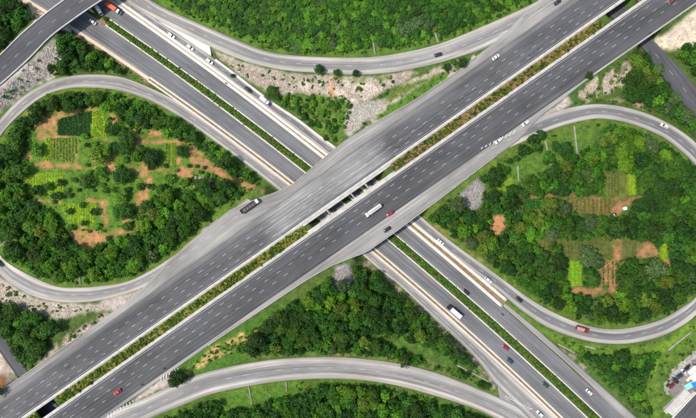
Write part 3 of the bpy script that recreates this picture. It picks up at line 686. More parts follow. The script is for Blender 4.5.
def tar(pts, parent, w=.34):
    P = []
    for (xa, ya), (xb, yb) in zip(pts[:-1], pts[1:]):
        n = max(2, int(math.hypot(xb-xa, yb-ya)/1.2))
        for t in np.linspace(0, 1, n, endpoint=False): P.append((xa+(xb-xa)*t+R.uniform(-.35, .35), ya+(yb-ya)*t+R.uniform(-.35, .35)))
    Q = []; ww = [w*R.uniform(.3, 1.3)*(R.rand() > .12) for _ in P]
    for i in range(len(P)-1):
        a, b = np.array(W(*P[i], ZU+.006)), np.array(W(*P[i+1], ZU+.006)); t = (b-a)/np.linalg.norm(b-a); nn = np.array([-t[1], t[0], 0])
        Q.append([a-nn*ww[i]/2, a+nn*ww[i]/2, b+nn*ww[i+1]/2, b-nn*ww[i+1]/2])
    quads_mesh('tar_seal', Q, 'tar', parent)
for p in ([(393,147),(398,147.5),(406,141),(413,134),(421,128),(440,114)], [(446,110),(462,98),(478,88)], [(143,316),(151,309),(161,303),(166,299)], [(76,366),(86,359),(98,351),(104,347)], [(10,413),(17,407)], [(520,62),(545,44)], [(200,281),(222,265),(236,256)], [(60,372),(70,366)]): tar(p, r_U1a['obj'], .42)
for p in ([(430,178),(470,150)], [(230,310),(262,288)], [(560,88),(590,66)], [(405,181),(413,175)]): tar(p, r_U2['obj'], .25)
# ramp centre dashes
def rdash(r, f, per=9, ln=3, w=.13, i0=0, i1=None, solid_=False):
    L, Rr = r['L'][i0:i1], r['R'][i0:i1]; P = L*(1-f)+Rr*f; s = np.concatenate([[0], np.cumsum(np.linalg.norm(np.diff(P, axis=0), axis=1))])
    at = lambda d: np.array([np.interp(d, s, P[:, k]) for k in range(3)])
    Q = []; d = 2.0
    while d+ln < s[-1]:
        if solid_ or R.rand() > .1:
            a, b = at(d), at(d+ln); t = (b-a)/np.linalg.norm(b-a); nn = np.array([-t[1], t[0], 0])*w/2; up = np.array([0, 0, .010])
            Q.append([a-nn+up, a+nn+up, b+nn+up, b-nn+up])
        d += ln if solid_ else per
    quads_mesh('edge_line' if solid_ else 'lane_dashes', Q, 'paint', r['obj'])
for r in (r_LL, r_RL, r_TR, r_BR): rdash(r, .5)
rdash(r_UR, .5, per=12); rdash(r_OV, .5, per=9, w=.1)
# hatched gores
def hatch(pts, parent, z, n, w=.5, ln=2.2, ang=1.1):
    Q = []; a = np.array(W(*pts[0], z)); b = np.array(W(*pts[1], z)); t = (b-a)/np.linalg.norm(b-a); c, s = math.cos(ang), math.sin(ang)
    d = np.array([t[0]*c-t[1]*s, t[0]*s+t[1]*c, 0]); e = np.array([-d[1], d[0], 0])
    for i in range(n):
        p = a+(b-a)*i/(n-1); l = ln*(.5+.7*i/(n-1))
        Q.append([p-d*l/2-e*w/2, p+d*l/2-e*w/2, p+d*l/2+e*w/2, p-d*l/2+e*w/2])
    quads_mesh('gore_hatching', Q, 'paint', parent)
hatch([(133,401),(108,417)], r_S2['obj'], ZU+.02, 9); hatch([(178,369),(161,379)], r_S2['obj'], ZU+.02, 7)
hatch([(482,148),(514,132)], r_S2['obj'], ZU+.02, 9, ang=.5)

# ------------------------------------------------------------------ medians, dividers, kerbs
def strip(name, ca, cb, x0, x1, mat, h, label, cat='median', kerbs=None):
    a = curve_pts(ca, x0, x1, int((x1-x0)/3)); b = curve_pts(cb, x0-20, x1+20, 900); j = [int(np.argmin(np.hypot(*(b-p).T))) for p in a]; b = b[j]
    r = dict(name=name, L=np.array([W(*p, 0) for p in a])+[0, 0, h], R=np.array([W(*p, 0) for p in b])+[0, 0, h], th=h+.45, lat=2, mat=mat)
    o = mobj(name, rib_mesh(r), M[mat]); tag(o, label, cat, kind='structure')
    if kerbs:
        for P in (r['L'], r['R']): sweep('kerb', P-[0, 0, h], kerbs, h+.12, 'kerb', o)
    return r
m1 = strip('median_strip', medU, medL, 110, 740, 'hedge_soil', .12, 'planted central strip of the lower road', kerbs=.75)
strip('median_strip', medU, medL, -90, 78, 'hedge_soil', .12, 'central strip of the lower road beyond the top left flyover', kerbs=.75)
d1 = strip('divider_strip', b1in, b1out, -90, 502, 'soilstrip', .10, 'beige kerbed divider on the north-east side of the lower road', kerbs=1.9)
d2 = strip('divider_strip', b2in, b2out, 150, 740, 'soilstrip', .10, 'beige kerbed divider on the south-west side of the lower road', kerbs=1.05)
e2 = lrib('verge_kerb', b2in, b2out, -90, 150, 'beige'); ribs.pop()
o = mobj('verge_kerb', rib_mesh(dict(e2, L=e2['L']+[0,0,.14], R=e2['R']+[0,0,.14])), M['beige']); tag(o, 'beige kerb below the top left flyover along the lower road', 'kerb', kind='structure')
sh = [(505,303),(540,332),(587.4,373.5),(637,417.7),(700,476)]
a, b = pair_edges(sh, [(503,306),(540,339),(580,375),(623,417.7),(690,484)])
r = rib('lower_shoulder', a, b, 0.0, 'shoulder', dz=-.005); ribs.pop(); o = mobj('lower_shoulder', rib_mesh(r), M['shoulder']); tag(o, 'pale shoulder of the lower road at bottom right', 'road', kind='structure')
def flat_poly(name, pts, z, mat, label, cat='pavement', th=.4):
    n = len(pts); P = [W(x, y, z) for x, y in pts]
    ar = sum(P[i][0]*P[(i+1) % n][1]-P[(i+1) % n][0]*P[i][1] for i in range(n))
    if ar < 0: P = P[::-1]
    V = P+[(x, y, zz-th) for x, y, zz in P]; F = [tuple(range(n))]+[(i, n+i, n+(i+1) % n, (i+1) % n) for i in range(n)]
    uv = {'m': [(v[0], v[1]) for v in V], 'lat': [(.5, v[1]) for v in V]}
    o = mobj(name, mesh_np(name, V, F, uvs=uv), M[mat]); return tag(o, label, cat, kind='structure')
ap = flat_poly('concrete_apron', [(497,383),(505,377.5),(530,400),(575,444),(560,440),(524,412),(500,399)], -.03, 'shoulder', 'pale concrete apron where the bottom ramp meets the lower road')
hatch([(506,396.5),(530,409)], ap, .012, 10, ang=.7, w=.35)
# brown rubble island under the flyover at the head of the median
flat_poly('rubble_island', [(99,20),(104,16),(109,17),(111,24),(107,26),(101,25)], .16, 'soilstrip', 'brown rubble island at the head of the lower median', 'median')

i0, i1 = [int(np.argmin(np.hypot(CX+r_RL['R'][:, 0]/S-x, CY-r_RL['R'][:, 1]/S-y))) for x, y in ((214,60),(337,149))]
o = sweep('service_kerb', r_RL['R'][i0:i1]+[0,0,-.1], 1.3, .32, 'concrete_pale'); tag(o, 'bright kerb between the service road and the stone slope', 'kerb', kind='structure')
# upper median in four stretches, with parapet walls either side
for c, w in ((437.0, 'north-west'), (446.8, 'south-east')):
    o = sweep('deck_edge', uline(c, 300, 397), 1.2, .5, 'concrete', None, -.45); tag(o, 'concrete deck edge beside the median gap, %s side' % w, 'deck edge')
GAPS = [(38, 58), (305, 392), (600, 622)]
segs = [(UX0, 38, 'south-west end'), (58, 305, 'left of the central gap'), (392, 600, 'right of the central gap'), (636, UX1, 'top right end')]
umeds = []
for x0, x1, w in segs:
    r = urib('median_strip', 436.3, 447.5, x0, x1, 'median_soil', dz=.10, th=.6); ribs.pop()
    o = mobj('median_strip', rib_mesh(r), M['median_soil' if x0 > 300 else 'median_grass']); tag(o, 'planted soil strip of the upper road median, %s' % w, 'median', kind='structure'); umeds.append((x0, x1))
for c, rr, w in ((434.1, r_U1a, 'north-west'), (449.7, r_U2, 'south-east')):
    o = sweep('barrier_wall', uline(c, UX0, UX1), 1.98, .45, 'concrete', None, -.3); tag(o, 'low pale concrete barrier along the %s side of the upper median' % w, 'barrier')
for cs, rr, w, x0, x1 in ((c_s1, r_S1, 'north-west', UX0, 105), (c_s1, r_S1, 'north-west bridge', 262, 500), (c_s2, r_S2, 'south-east', 185, 470), (c_s2, r_S2, 'top right', 575, UX1)):
    cc = [(x, c+(.7 if cs is c_s1 else -.7)) for x, c in cs]
    o = sweep('guard_wall', uline(cc, x0, x1, step=5), .32, .75, 'concrete', None, -.2); tag(o, 'low concrete guard wall on the outer edge of the upper road, %s stretch' % w, 'barrier')

# ------------------------------------------------------------------ bridges
def bridge(name, label, c0, c1, x0, x1, pier_lines, z=ZU, skew=(0.0, 0.0)):
    root = empty(name, W(*Upx((c0+c1)/2, (x0+x1)/2), 0)); tag(root, label, 'bridge')
    ox, oy = root.location.x, root.location.y
    loc = lambda p: (p[0]-ox, p[1]-oy, p[2])
    n = 6
    for i in range(n):
        c = c0+(c1-c0)*(i+.5)/n; P = [loc(Uw(c, x, z)) for x in np.linspace(x0, x1, 4)]
        sweep('girder', P, 1.0, 1.05, 'girder', root, -1.62)
    for x in (x0, x1):
        A = loc(Uw(c0, x, z)); B = loc(Uw(c1, x, z)); sweep('abutment', [A, B], 1.4, z-.7, 'concrete', root, -z-.4+.0)
    for cf in pier_lines:
        # where each pier line crosses the deck
        pts = []
        for c in np.linspace(c0+2, c1-2, 4):
            xx = np.linspace(x0-30, x1+30, 400); q = np.array([Upx(c, t) for t in xx]); k = (H-z)/H
            gxp = CX+(q[:, 0]-CX)*k; gyp = CY+(q[:, 1]-CY)*k
            d = np.abs(gyp-cf(gxp)); t = int(np.argmin(d)); pts.append(((gxp[t]-CX)*S-ox, (CY-gyp[t])*S-oy, 0))
        for p in pts: MB().cyl((p[0], p[1], 2.4), .55, 5.4, 'z', 12).build('pier', M['concrete'], root)
        sweep('pier_cap', [(p[0], p[1], 0) for p in pts], 1.5, .8, 'concrete', root, 4.6)
    return root
mid = lambda a, b: (lambda x: (ev(a, x)+ev(b, x))/2)
pl = [mid(medU, medL), mid(b1in, b1out), mid(b2in, b2out)]
bridge('road_bridge', 'concrete bridge carrying the north-west carriageway over the lower road', 388, 432, 284, 368, pl)
bridge('road_bridge', 'concrete bridge carrying the south-east carriageway over the lower road', 452, 504, 322, 428, pl)
bridge('road_bridge', 'bridge of the north-west carriageway over the top right underpass', 391, 432, 588, 622, [])
bridge('road_bridge', 'bridge of the south-east carriageway over the top right underpass', 452, 489, 608, 648, [])
bridge('road_bridge', 'bridge of the north-west carriageway over the bottom left underpass', 391, 432, 10, 52, [])
bridge('road_bridge', 'bridge of the south-east carriageway over the bottom left underpass', 452, 490, 42, 80, [])
# cross beams seen in the gap of the median over the lower road
for x, l in ((328, 'left'), (352, 'middle'), (366, 'right')):
    o = sweep('cross_beam', [Uw(433.5, x, 6.1), Uw(450.3, x+1, 6.1)], .9, .6, 'girder'); tag(o, 'concrete cross beam in the median gap over the lower road, %s one' % l, 'beam')
# two other flyovers: parapets, girders, piers
def flyover(name, label, r, z, i0, i1, npier):
    L, Rr = r['L'], r['R']; mp = (L[len(L)//2]+Rr[len(L)//2])/2; root = empty(name, (mp[0], mp[1], 0)); tag(root, label, 'bridge')
    off = np.array([mp[0], mp[1], 0])
    for P, s in ((L, 1), (Rr, -1)):
        t = (Rr-L)/np.linalg.norm(Rr-L, axis=1)[:, None]
        sweep('parapet', P+t*s*.25-off, .5, 1.1, 'concrete_pale', root, -.5)
    for f in (.12, .37, .63, .88): sweep('girder', (L*(1-f)+Rr*f-off)[i0:i1], 1.1, 1.0, 'girder', root, -1.52)
    return root, off
ov, off = flyover('flyover', 'dark curved flyover crossing the lower road at the top left', r_OV, ZO, 20, 90, 3)
L, Rr = r_OV['L'], r_OV['R']
for f in (.2, .5, .8):
    P = L*(1-f)+Rr*f; kx = CX+P[:, 0]/S; ky = CY-P[:, 1]/S
    for cf in (pl[0], pl[1]):
        d = np.abs(ky-cf(kx)); t = int(np.argmin(d)); MB().cyl((P[t, 0]-off[0], P[t, 1]-off[1], 2.8), .6, 6.4, 'z', 12).build('pier', M['concrete'], ov)
    d = np.abs(ky-ev(b2out, kx)-6); t = int(np.argmin(d)); MB().box(P[t, 0]-off[0]-3, P[t, 0]-off[0]+3, P[t, 1]-off[1]-1, P[t, 1]-off[1]+1, -.5, 6.0).build('abutment', M['concrete'], ov)
cf_, off = flyover('flyover', 'dark flyover with pale edge cutting the bottom right corner', r_CO, ZC, 0, None, 2)

# ------------------------------------------------------------------ foliage prototypes
def crown_arrays(rng, nclump, nleaf, leaf, flat=.8, big=1.0):
    """unit crown (radius 1, centre at 0): leaf quads on lumpy clumps; returns verts (n*4,3) and tint per vert"""
    V = []; T = []
    for k in range(nclump):
        u = rng.uniform(-.1, 1); a = rng.uniform(0, 2*math.pi); h = math.sqrt(max(0, 1-u*u)); d = rng.uniform(.35, .78)
        c = np.array([h*math.cos(a)*d, h*math.sin(a)*d, u*d*flat]); cr = rng.uniform(.17, .36)*big
        tint = rng.uniform(.72, 1.3)
        n = int(nleaf*(cr/.32)**2)
        D = rng.normal(size=(n, 3)); D[:, 2] += .35; D /= np.linalg.norm(D, axis=1)[:, None]
        P = c+D*cr*rng.uniform(.75, 1.08, (n, 1))*[1, 1, .85]
        Nn = D+rng.normal(scale=.45, size=(n, 3)); Nn[:, 2] += .25; Nn /= np.linalg.norm(Nn, axis=1)[:, None]
        A = np.cross(Nn, rng.normal(size=(n, 3))); A /= np.linalg.norm(A, axis=1)[:, None]; B = np.cross(Nn, A)
        s = leaf*rng.uniform(.6, 1.25, (n, 1)); A *= s; B *= s*.7
        V.append(np.stack([P-A, P-B*1.0, P+A, P+B*1.0], 1).reshape(-1, 3))
        lt = tint*rng.uniform(.75, 1.25, n); T.append(np.repeat(lt, 4))
    V = np.vstack(V); T = np.concatenate(T); r = np.percentile(np.hypot(V[:, 0], V[:, 1]), 97); V[:, :2] /= r; V[:, 2] /= r
    yel = 1+.06*np.sin(T*9)
    return V, np.column_stack([T*yel, T, T*.9, np.ones(len(T))])
rg = np.random.RandomState(11)
HI = [crown_arrays(rg, rg.randint(34, 56), 52, .082, rg.uniform(.6, .9)) for _ in range(8)]
LO = [crown_arrays(rg, rg.randint(14, 22), 24, .15, rg.uniform(.5, .8), 1.2) for _ in range(9)]
def crown_mesh(arr, tone):
    V, T = arr; F = np.arange(len(V)).reshape(-1, 4)
    me = mesh_np('crown', V, F, cols={'var': T}); me.materials.append(M['leaf%d' % tone]); return me
HIM = {(i, t): crown_mesh(HI[i], t) for i in range(len(HI)) for t in range(5)}
def trunk_mesh():
    b = MB(); n = 7
    rings = [[(r*math.cos(2*math.pi*i/n)+ox, r*math.sin(2*math.pi*i/n)+oy, z) for i in range(n)] for z, r, ox, oy in ((-.08,.075,0,0),(.25,.055,.01,0),(.6,.04,.03,.02),(.95,.02,.05,.01))]
    b.loft(rings)
    for a in (.3, 2.2, 4.1, 5.4):
        d = np.array([math.cos(a), math.sin(a)])
        b.loft([[(d[0]*q+r*math.cos(2*math.pi*i/5), d[1]*q+r*math.sin(2*math.pi*i/5), z) for i in range(5)] for z, r, q in ((.45,.03,.02),(.75,.022,.2),(1.05,.01,.42))])
    me = bpy.data.meshes.new('trunk'); me.from_pydata(b.v, [], b.f); me.update(); me.materials.append(M['bark']); return me
TRUNK = trunk_mesh()

# ------------------------------------------------------------------ where trees stand (photo px: x, y, crown radius, tone)
OPEN_L = [[(57,118),(92,109),(101,109),(108,122),(107,139),(57,137)], [(44,137),(79,137),(78,163),(44,162)], [(26,173),(66,172),(66,198),(40,198),(26,192)], [(58,203),(98,202),(95,228),(60,222)],
          [(66,232),(100,233),(138,221),(135,231),(88,249),(73,244)], [(190,143),(216,168),(190,170)], [(163,142),(176,142),(176,166),(163,166)], [(33,161),(82,163),(82,170),(33,168)], [(40,120),(58,116),(57,138),(38,138)], [(112,166),(224,168),(224,172),(112,171)], [(137,139),(190,141),(190,144),(136,143)],
          [(212,165),(242,181),(266,189),(262,193),(238,187),(212,172)], [(101,200),(108,202),(108,228),(101,226)], [(150,130),(163,130),(163,141),(150,141)], [(135,190),(149,190),(149,206),(135,206)], [(137,170),(145,170),(144,184),(137,184)]]
OPEN_R = [[(569,198),(612,197),(612,216),(575,213)], [(540,193),(604,196),(604,200),(540,198)], [(612,196),(642,196),(640,206),(620,216),(612,214)], [(605,173),(636,173),(636,197),(606,197)], [(523,198),(541,198),(541,210),(523,209)],
          [(536,241),(611,240),(611,256),(545,254)], [(612,239),(622,239),(622,262),(612,262)], [(622,241),(657,242),(657,258),(622,258)], [(659,242),(668,242),(668,262),(659,262)], [(568,260),(583,260),(583,287),(568,287)], [(600,259),(616,259),(616,297),(600,294)], [(573,287),(616,289),(616,297),(573,293)],
          [(492,216),(504,214),(505,230),(497,236)], [(486,182),(510,176),(520,186),(500,194)], [(458,195),(479,177),(484,188),(480,212),(464,206)], [(496,168),(520,160),(545,148),(546,170),(520,178)], [(552,138),(572,130),(575,152),(556,160)], [(578,128),(602,126),(598,142),(580,148)]]
CH = [(141,258,143.3,269),(0,246,11,239),(79.5,276,80.5,285),(545,141,551,167),(574,126,577,154),(517.5,166,518.5,182),(248.5,386,252,405),(286,382,286.5,392),(373,42,375,55),(435,33,438,43),(585,346,597,349),(668,350,692,331),(457,365,497,386)]
OPEN_C = [[(min(a,c)-2.2,min(b,d)-1),(max(a,c)+2.2,min(b,d)-1),(max(a,c)+2.2,max(b,d)+1),(min(a,c)-2.2,max(b,d)+1)] if abs(a-c) < abs(b-d) else [(a,b-2.5),(c,d-2.5),(c,d+2.5),(a,b+2.5)] for a, b, c, d in CH]
OPEN_S = OPEN_C+[[(215,390),(290,384),(300,392),(262,404),(225,412)], [(370,338),(400,338),(440,352),(466,372),(440,366),(400,350)], [(336,264),(352,262),(352,290),(336,290)]]
trees = []   # px, py, r_px, tone, region, explicit
def tree(x, y, r, tone, region): trees.append([x, y, r, tone, region, 1])
for x, y, r, t in ((100,153,13,1),(100,172,8,1),(87,182,10,1),(122,176,12,0),(121,196,9,4),(122,212,12,1),(37,150,8,0),(21,170,11,1),(37,191,8,0),(57,196,7,0),(70,211,5,0),(95,211,6,0),(84,223,4,0),(70,228,5,1),(152,159,10,0),(126,149,9,1),
                   (127,139,11,1),(143,120,10,0),(157,120,10,1),(169,131,8,0),(178,136,6,1),(136,156,8,1),(153,156,9,0),(183,151,9,0),(206,147,7,0),(36,170,0,0),(112,128,9,0),(116,146,8,0),(84,137,5,0),(140,186,5,1),(160,190,8,1),(170,178,7,2),(185,182,6,2),(70,196,4,4),(60,183,5,0),(48,186,6,1),(30,206,8,0),(108,238,4,0),(98,226,4,0),(146,206,9,1),(128,226,7,1),(66,190,4,2),(82,205,4,1),
                   (150,168,3.5,0),(165,166,3,0),(200,172,3,1),(176,170,3,0),(118,167,4,0),(189,166,3,0),(196,166,3,1),(204,168,3,0)):
    if r: tree(x, y, r*.74, t if R.rand() > .25 else 2, 'left plots')
for x, y, r, t in ((524,150,6,0),(534,140,6,0),(541,135,5,0),(556,147,5,0),(548,158,6,1),(566,150,7,0),(495,178,9,0),(503,170,6,1),(512,192,7,1),(590,188,7,1),(582,192,6,1),(560,190,8,0),(645,180,9,1),(620,180,0,0),(639,206,7,0),(587,256,10,4),(595,262,8,4),(629,266,9,1),(640,272,8,1),(655,270,10,4),(625,282,9,1),(634,290,8,0),(609,270,0,0),(560,262,8,0),(548,270,9,0),(556,248,6,1),(592,280,7,1),(652,228,9,0),(618,228,9,0),(600,224,8,1),(580,228,8,0),(630,222,8,0)):
    if r: tree(x, y, r, t, 'right plots')
for x, y, r, t in ((319,70,5,0),(337,73,3.5,0),(355.5,73,3.2,0)): tree(x, y, r, t, 'slip ramp edge')
for x, y, r, t in ((404,361,6.5,0),(178,379,8,0)): tree(x, y, r, t, 'bottom ramp edge')
tree(343,284,7,4,'south wood'); tree(51.5,69,4.5,0,'rock slope'); tree(62,71,4,1,'rock slope')
for x, y, r, t in ((589,75,4,0),(658,70,6.5,4),(271,92,6,1),(233,75.5,2.2,0),(277,98,4,0),(284,104,4,1),(296,108,4,1),(304,117,4.5,0),(311,123,4,0),(331,130,5.5,1),(322,112,4,2),(340,119,3.5,2),(313,103,3.5,2),(337,106,3.5,1),(326,138,3,0),(462,62,5,0),(447,66,4,0),(453,62,3,1),(652,36,3,1),(105,19,2.6,4),(622,357,8.5,0),(2,388,7,0)): tree(x, y, r, t, 'verges')
for i in range(9): tree(296+i*6.2+R.uniform(-1.5,1.5), 46+R.uniform(-3,2)+ (1.5 if i<3 else 0), R.uniform(4,6.5), 2 if i % 3 else 4, 'north wood')
for x, y in ((400,27),(412,26),(418,22),(428,25),(405,31)): tree(x, y, 6, 4, 'north wood')
def pip(x, y, poly):
    r = False; j = len(poly)-1
    for i in range(len(poly)):
        xi, yi = poly[i]; xj, yj = poly[j]
        if (yi > y) != (yj > y) and x < (xj-xi)*(y-yi)/(yj-yi)+xi: r = not r
        j = i
    return r
cellmap = {}
def occupy(x, y, r): cellmap.setdefault((int(x//16), int(y//16)), []).append((x, y, r))
def clear(x, y, r, f):
    cx, cy = int(x//16), int(y//16)
    for i in (-1, 0, 1):
        for j in (-1, 0, 1):
            for (a, b, c) in cellmap.get((cx+i, cy+j), ()):
                if (a-x)**2+(b-y)**2 < (f*(c+r))**2: return False
    return True
for t in trees: occupy(t[0], t[1], t[2])
def fill(region, poly, r0, r1, tones, f=.62, n=4000, avoid=(), edge=.5, inside=None, gap=.5):
    xs_ = [p[0] for p in poly]; ys_ = [p[1] for p in poly]
    px_ = R.uniform(max(-45, min(xs_)), min(741, max(xs_)), n); py_ = R.uniform(max(-40, min(ys_)), min(458, max(ys_)), n)
    X, Y, Z = G(px_, py_, 3.0); ix = np.clip(np.rint((X-GX0)/GS).astype(int), 0, GNX-1); iy = np.clip(np.rint((Y-GY0)/GS).astype(int), 0, GNY-1); rd = rdist[iy, ix]
    for k in range(n):
        r = r0+(r1-r0)*min(1, max(0, (1-k/n)*R.uniform(.75, 1.1))); x, y = float(px_[k]), float(py_[k])
        if rd[k] < r*S*.95+gap or not pip(x, y, poly) or (inside is not None and pip(x, y, inside)): continue
        if any(pip(x+dx*r*edge, y+dy*r*edge, q) for q in avoid for dx, dy in ((0,0),(1,0),(-1,0),(0,1),(0,-1))) or not clear(x, y, r, f): continue
        occupy(x, y, r); v = float(fbm(np.array(x/38.0), np.array(y/30.0), 131)); pp = np.array(tones)*np.exp(np.array([-2.2, -.2, 2.0, 1.2, .6])*v); trees.append([x, y, r, int(R.choice(5, p=pp/pp.sum())), region, 0])
fill('left wood', P_left, 2.6, 7.5, (.26,.48,.21,.03,.02), .64, 5000, OPEN_L+OPEN_C, .6, P_leftin)
fill('left plots', P_leftin, 1.8, 4, (.35,.4,.2,.05,0), .85, 260, OPEN_L, 1.1)
fill('right wood', P_right, 2.0, 7.6, (.40,.42,.08,.04,.06), .65, 6000, OPEN_R+OPEN_C, .8)
fill('north wood', P_north, 1.1, 4.0, (.20,.54,.20,.03,.03), .62, 11000, OPEN_C, .6, gap=1.5)
fill('south wood', P_south, 2.0, 7.8, (.42,.44,.10,.02,.02), .66, 4000, OPEN_S, .5)
fill('bottom wood', P_bottom, 2.8, 7.0, (.45,.42,.09,.02,.02), .56, 3500, OPEN_S, .6)
fill('top left corner', P_tl, 3, 7.5, (.4,.45,.1,.05,0), .56, 1200)
fill('top left strip', P_tlstrip, 2.4, 6, (.45,.4,.1,.05,0), .62, 900)
fill('verges', P_h, 1.4, 3, (.2,.4,.3,.1,0), .9, 200)
fill('top right wood', P_tr, 3, 7.5, (.5,.38,.06,.03,.03), .54, 1200)
fill('top right corner', P_tr2, 3, 6.5, (.5,.4,.1,0,0), .55, 700)
fill('bottom right wood', P_br, 2.0, 5.5, (.32,.36,.18,.12,.02), .62, 1800, gap=2)
fill('bottom left wood', P_bl, 3, 7.5, (.6,.35,.05,0,0), .55, 900)

RN = {'left wood': ('tree in the dense belt inside the left loop ramp', 'trees inside the left loop'), 'left plots': ('tree among the vegetable plots inside the left loop', 'trees among the left plots'),
      'right wood': ('tree in the wood inside the right loop ramp', 'trees inside the right loop'), 'right plots': ('tree beside the clearings inside the right loop', 'trees beside the right clearings'),
      'north wood': ('bushy tree in the wood above the top slip ramp', 'trees of the northern wood'), 'south wood': ('tree in the wood between the central bridge and bottom ramp', 'trees of the southern wood'),
      'bottom wood': ('tree in the wood below the bottom ramp', 'trees below the bottom ramp'), 'top left corner': ('tree in the top left corner beyond the flyover', 'trees of the top left corner'),
      'top left strip': ('tree between the top left flyover and loop ramp', 'trees by the top left flyover'), 'verges': ('tree on a grassy verge beside the roads', 'trees on the verges'),
      'top right wood': ('tree between the top right underpass and loop ramp', 'trees by the top right underpass'), 'top right corner': ('tree beyond the underpass road at top right', 'trees at the top right edge'),
      'bottom right wood': ('tree between right loop ramp and lower road', 'trees of the bottom right wedge'), 'bottom left wood': ('tree above the bottom left underpass', 'trees by the bottom left underpass'),
      'slip ramp edge': ('tree on the edge of the top slip ramp', 'lone trees on the slip ramp edge'), 'bottom ramp edge': ('tree on the edge of the bottom ramp', 'lone trees by the bottom ramp'), 'rock slope': ('small round tree on the pale rock slope at top left', 'trees on the rock slope')}
LONE = {(319,70): 'largest round dark tree of three on the top slip ramp edge', (337,73): 'middle one of three small trees on the top slip ramp edge', (355.5,73): 'rightmost of three small trees on the top slip ramp edge',
        (404,361): 'lone dark tree overhanging the upper edge of the bottom ramp', (178,379): 'dark tree at the gore where the bottom ramp leaves the upper road', (51.5,69): 'small round tree on the pale rock slope at top left',
        (62,71): 'small green tree at the lower edge of the top left rock slope', (589,75): 'small dark tree on the verge beside the top right upper road', (658,70): 'grey green tree at the edge of the top right underpass road',
        (271,92): 'bushy tree at the tip of the stone slope beside the service road', (105,19): 'bare grey shrub on the rubble island under the top left flyover', (622,357): 'square dark tree clump below the right loop ramp', (233,75.5): 'tiny dark shrub at the foot of the stone slope',
        (652,36): 'small bright bush at the corner of the top right underpass', (2,388): 'dark tree at the left edge beside the bottom left underpass', (462,62): 'round dark bush between the top slip ramp and upper road'}
TONE = ['dark green', 'mid green', 'bright green', 'olive green', 'grey green']
inview = [t for t in trees if -6 < t[0] < 702 and -6 < t[1] < 424]
inview.sort(key=lambda t: -(t[2]+(30 if (t[0], t[1]) in LONE else 0)))
single, rest = inview[:300], inview[300:]+[t for t in trees if not (-6 < t[0] < 702 and -6 < t[1] < 424)]
LOWR = {'north wood': .5, 'left plots': .8, 'right plots': .8, 'bottom right wood': .7, 'verges': .8}
def tree_place(t):
    r = t[2]*S; lowf = LOWR.get(t[4], 1.0); hgt = (r*.7+R.uniform(.2, 1.2))*lowf
    X, Y, z = G(t[0], t[1], hgt); return float(X), float(Y), float(z), r*1.06, hgt
LAND = [((250,206),'the dark open truck'),((110,9),'the orange truck'),((30,20),'the top left flyover'),((142,261),'the concrete chute on the left loop'),((78,125),'the dark crop bed'),((100,240),'the big bare soil patch'),((200,158),'the bare soil triangle'),((60,205),'the bright vegetable beds'),
        ((498,225),'the round soil patch'),((470,195),'the grey stone slope'),((581,328),'the pink truck'),((590,206),'the striped bean bed'),((617,250),'the upright soil strip'),((646,250),'the brown bare plots'),((576,274),'the bright green plot'),((548,155),'the white chutes'),((663,126),'the white car on the loop'),
        ((455,311),'the white box truck'),((250,396),'the bright lawn'),((343,285),'the grey leafless patch'),((225,350),'the dry yellow bank'),((404,361),'the lone ramp-edge tree'),((320,47),'the row of pale bushes'),((438,54),'the dark car on the slip ramp'),((180,5),'the top left bend of the slip ramp'),
        ((250,20),'the left part of the northern wood'),((480,10),'the right part of the northern wood'),((380,8),'the top middle edge'),((640,100),'the rocky bank'),((690,70),'the dark underpass'),((10,345),'the bottom left underpass'),((670,385),'the yard'),((600,385),'the white car on the lower road'),
        ((20,285),'the left bend of the loop'),((170,255),'the lower arm of the left loop'),((30,110),'the upper arm of the left loop'),((690,230),'the right edge'),((600,135),'the top of the right loop'),((640,310),'the bottom of the right loop'),((520,270),'the foot of the right loop'),((400,300),'the lower service road'),((320,405),'the bottom edge'),((430,410),'the bottom ramp')]
def sizeword(r): return 'large' if r > 7 else ('mid-sized' if r > 5.4 else 'small')
def direction(dx, dy):
    a = math.degrees(math.atan2(-dy, dx)) % 360
    return ['right of', 'upper right of', 'above', 'upper left of', 'left of', 'lower left of', 'below', 'lower right of'][int((a+22.5)//45) % 8]
keyed = {}
for t in single:
    if (t[0], t[1]) in LONE: continue
    q = min(LAND, key=lambda q: (q[0][0]-t[0])**2+(q[0][1]-t[1])**2); d = math.hypot(q[0][0]-t[0], q[0][1]-t[1])
    keyed.setdefault((sizeword(t[2]), TONE[t[3]], direction(t[0]-q[0][0], t[1]-q[0][1]), q[1]), []).append((d, id(t)))
tl = {}
ORD = ['closest', 'second closest', 'third closest', 'fourth closest', 'fifth closest', 'sixth closest', 'seventh closest', 'eighth closest']
for (sw, tn, dr, lm), v in keyed.items():
    v.sort()
    for i, (d, k) in enumerate(v): tl[k] = '%s %s tree %s %s' % (sw, tn, dr, lm) if len(v) == 1 else '%s %s tree %s %s, %s of its kind there' % (sw, tn, dr, lm, ORD[min(i, 7)])
for t in single:
    X, Y, z, r, hgt = tree_place(t); k = (t[0], t[1])
    base = empty('tree', (X, Y, z), R.uniform(0, 6.28)); phrase, grp = RN[t[4]]
    l = LONE.get(k) or tl[id(t)]
    if len(l.split()) > 16: l = l.replace(' of its kind there', '')
    if len(l.split()) > 16: l = ' '.join(l.split(',')[0].split()[:16])
    tag(base, l, 'tree', grp)
    tr = bpy.data.objects.new('trunk', TRUNK); tr.scale = (max(1.4, r*.75), max(1.4, r*.75), hgt); link(tr, base)
    cr = bpy.data.objects.new('crown', HIM[(R.randint(len(HI)), t[3])]); cr.location = (0, 0, hgt); cr.scale = (r*R.uniform(.92,1.1), r*R.uniform(.92,1.1), r*R.uniform(.75,1.0)*LOWR.get(t[4], 1.0)); link(cr, base)
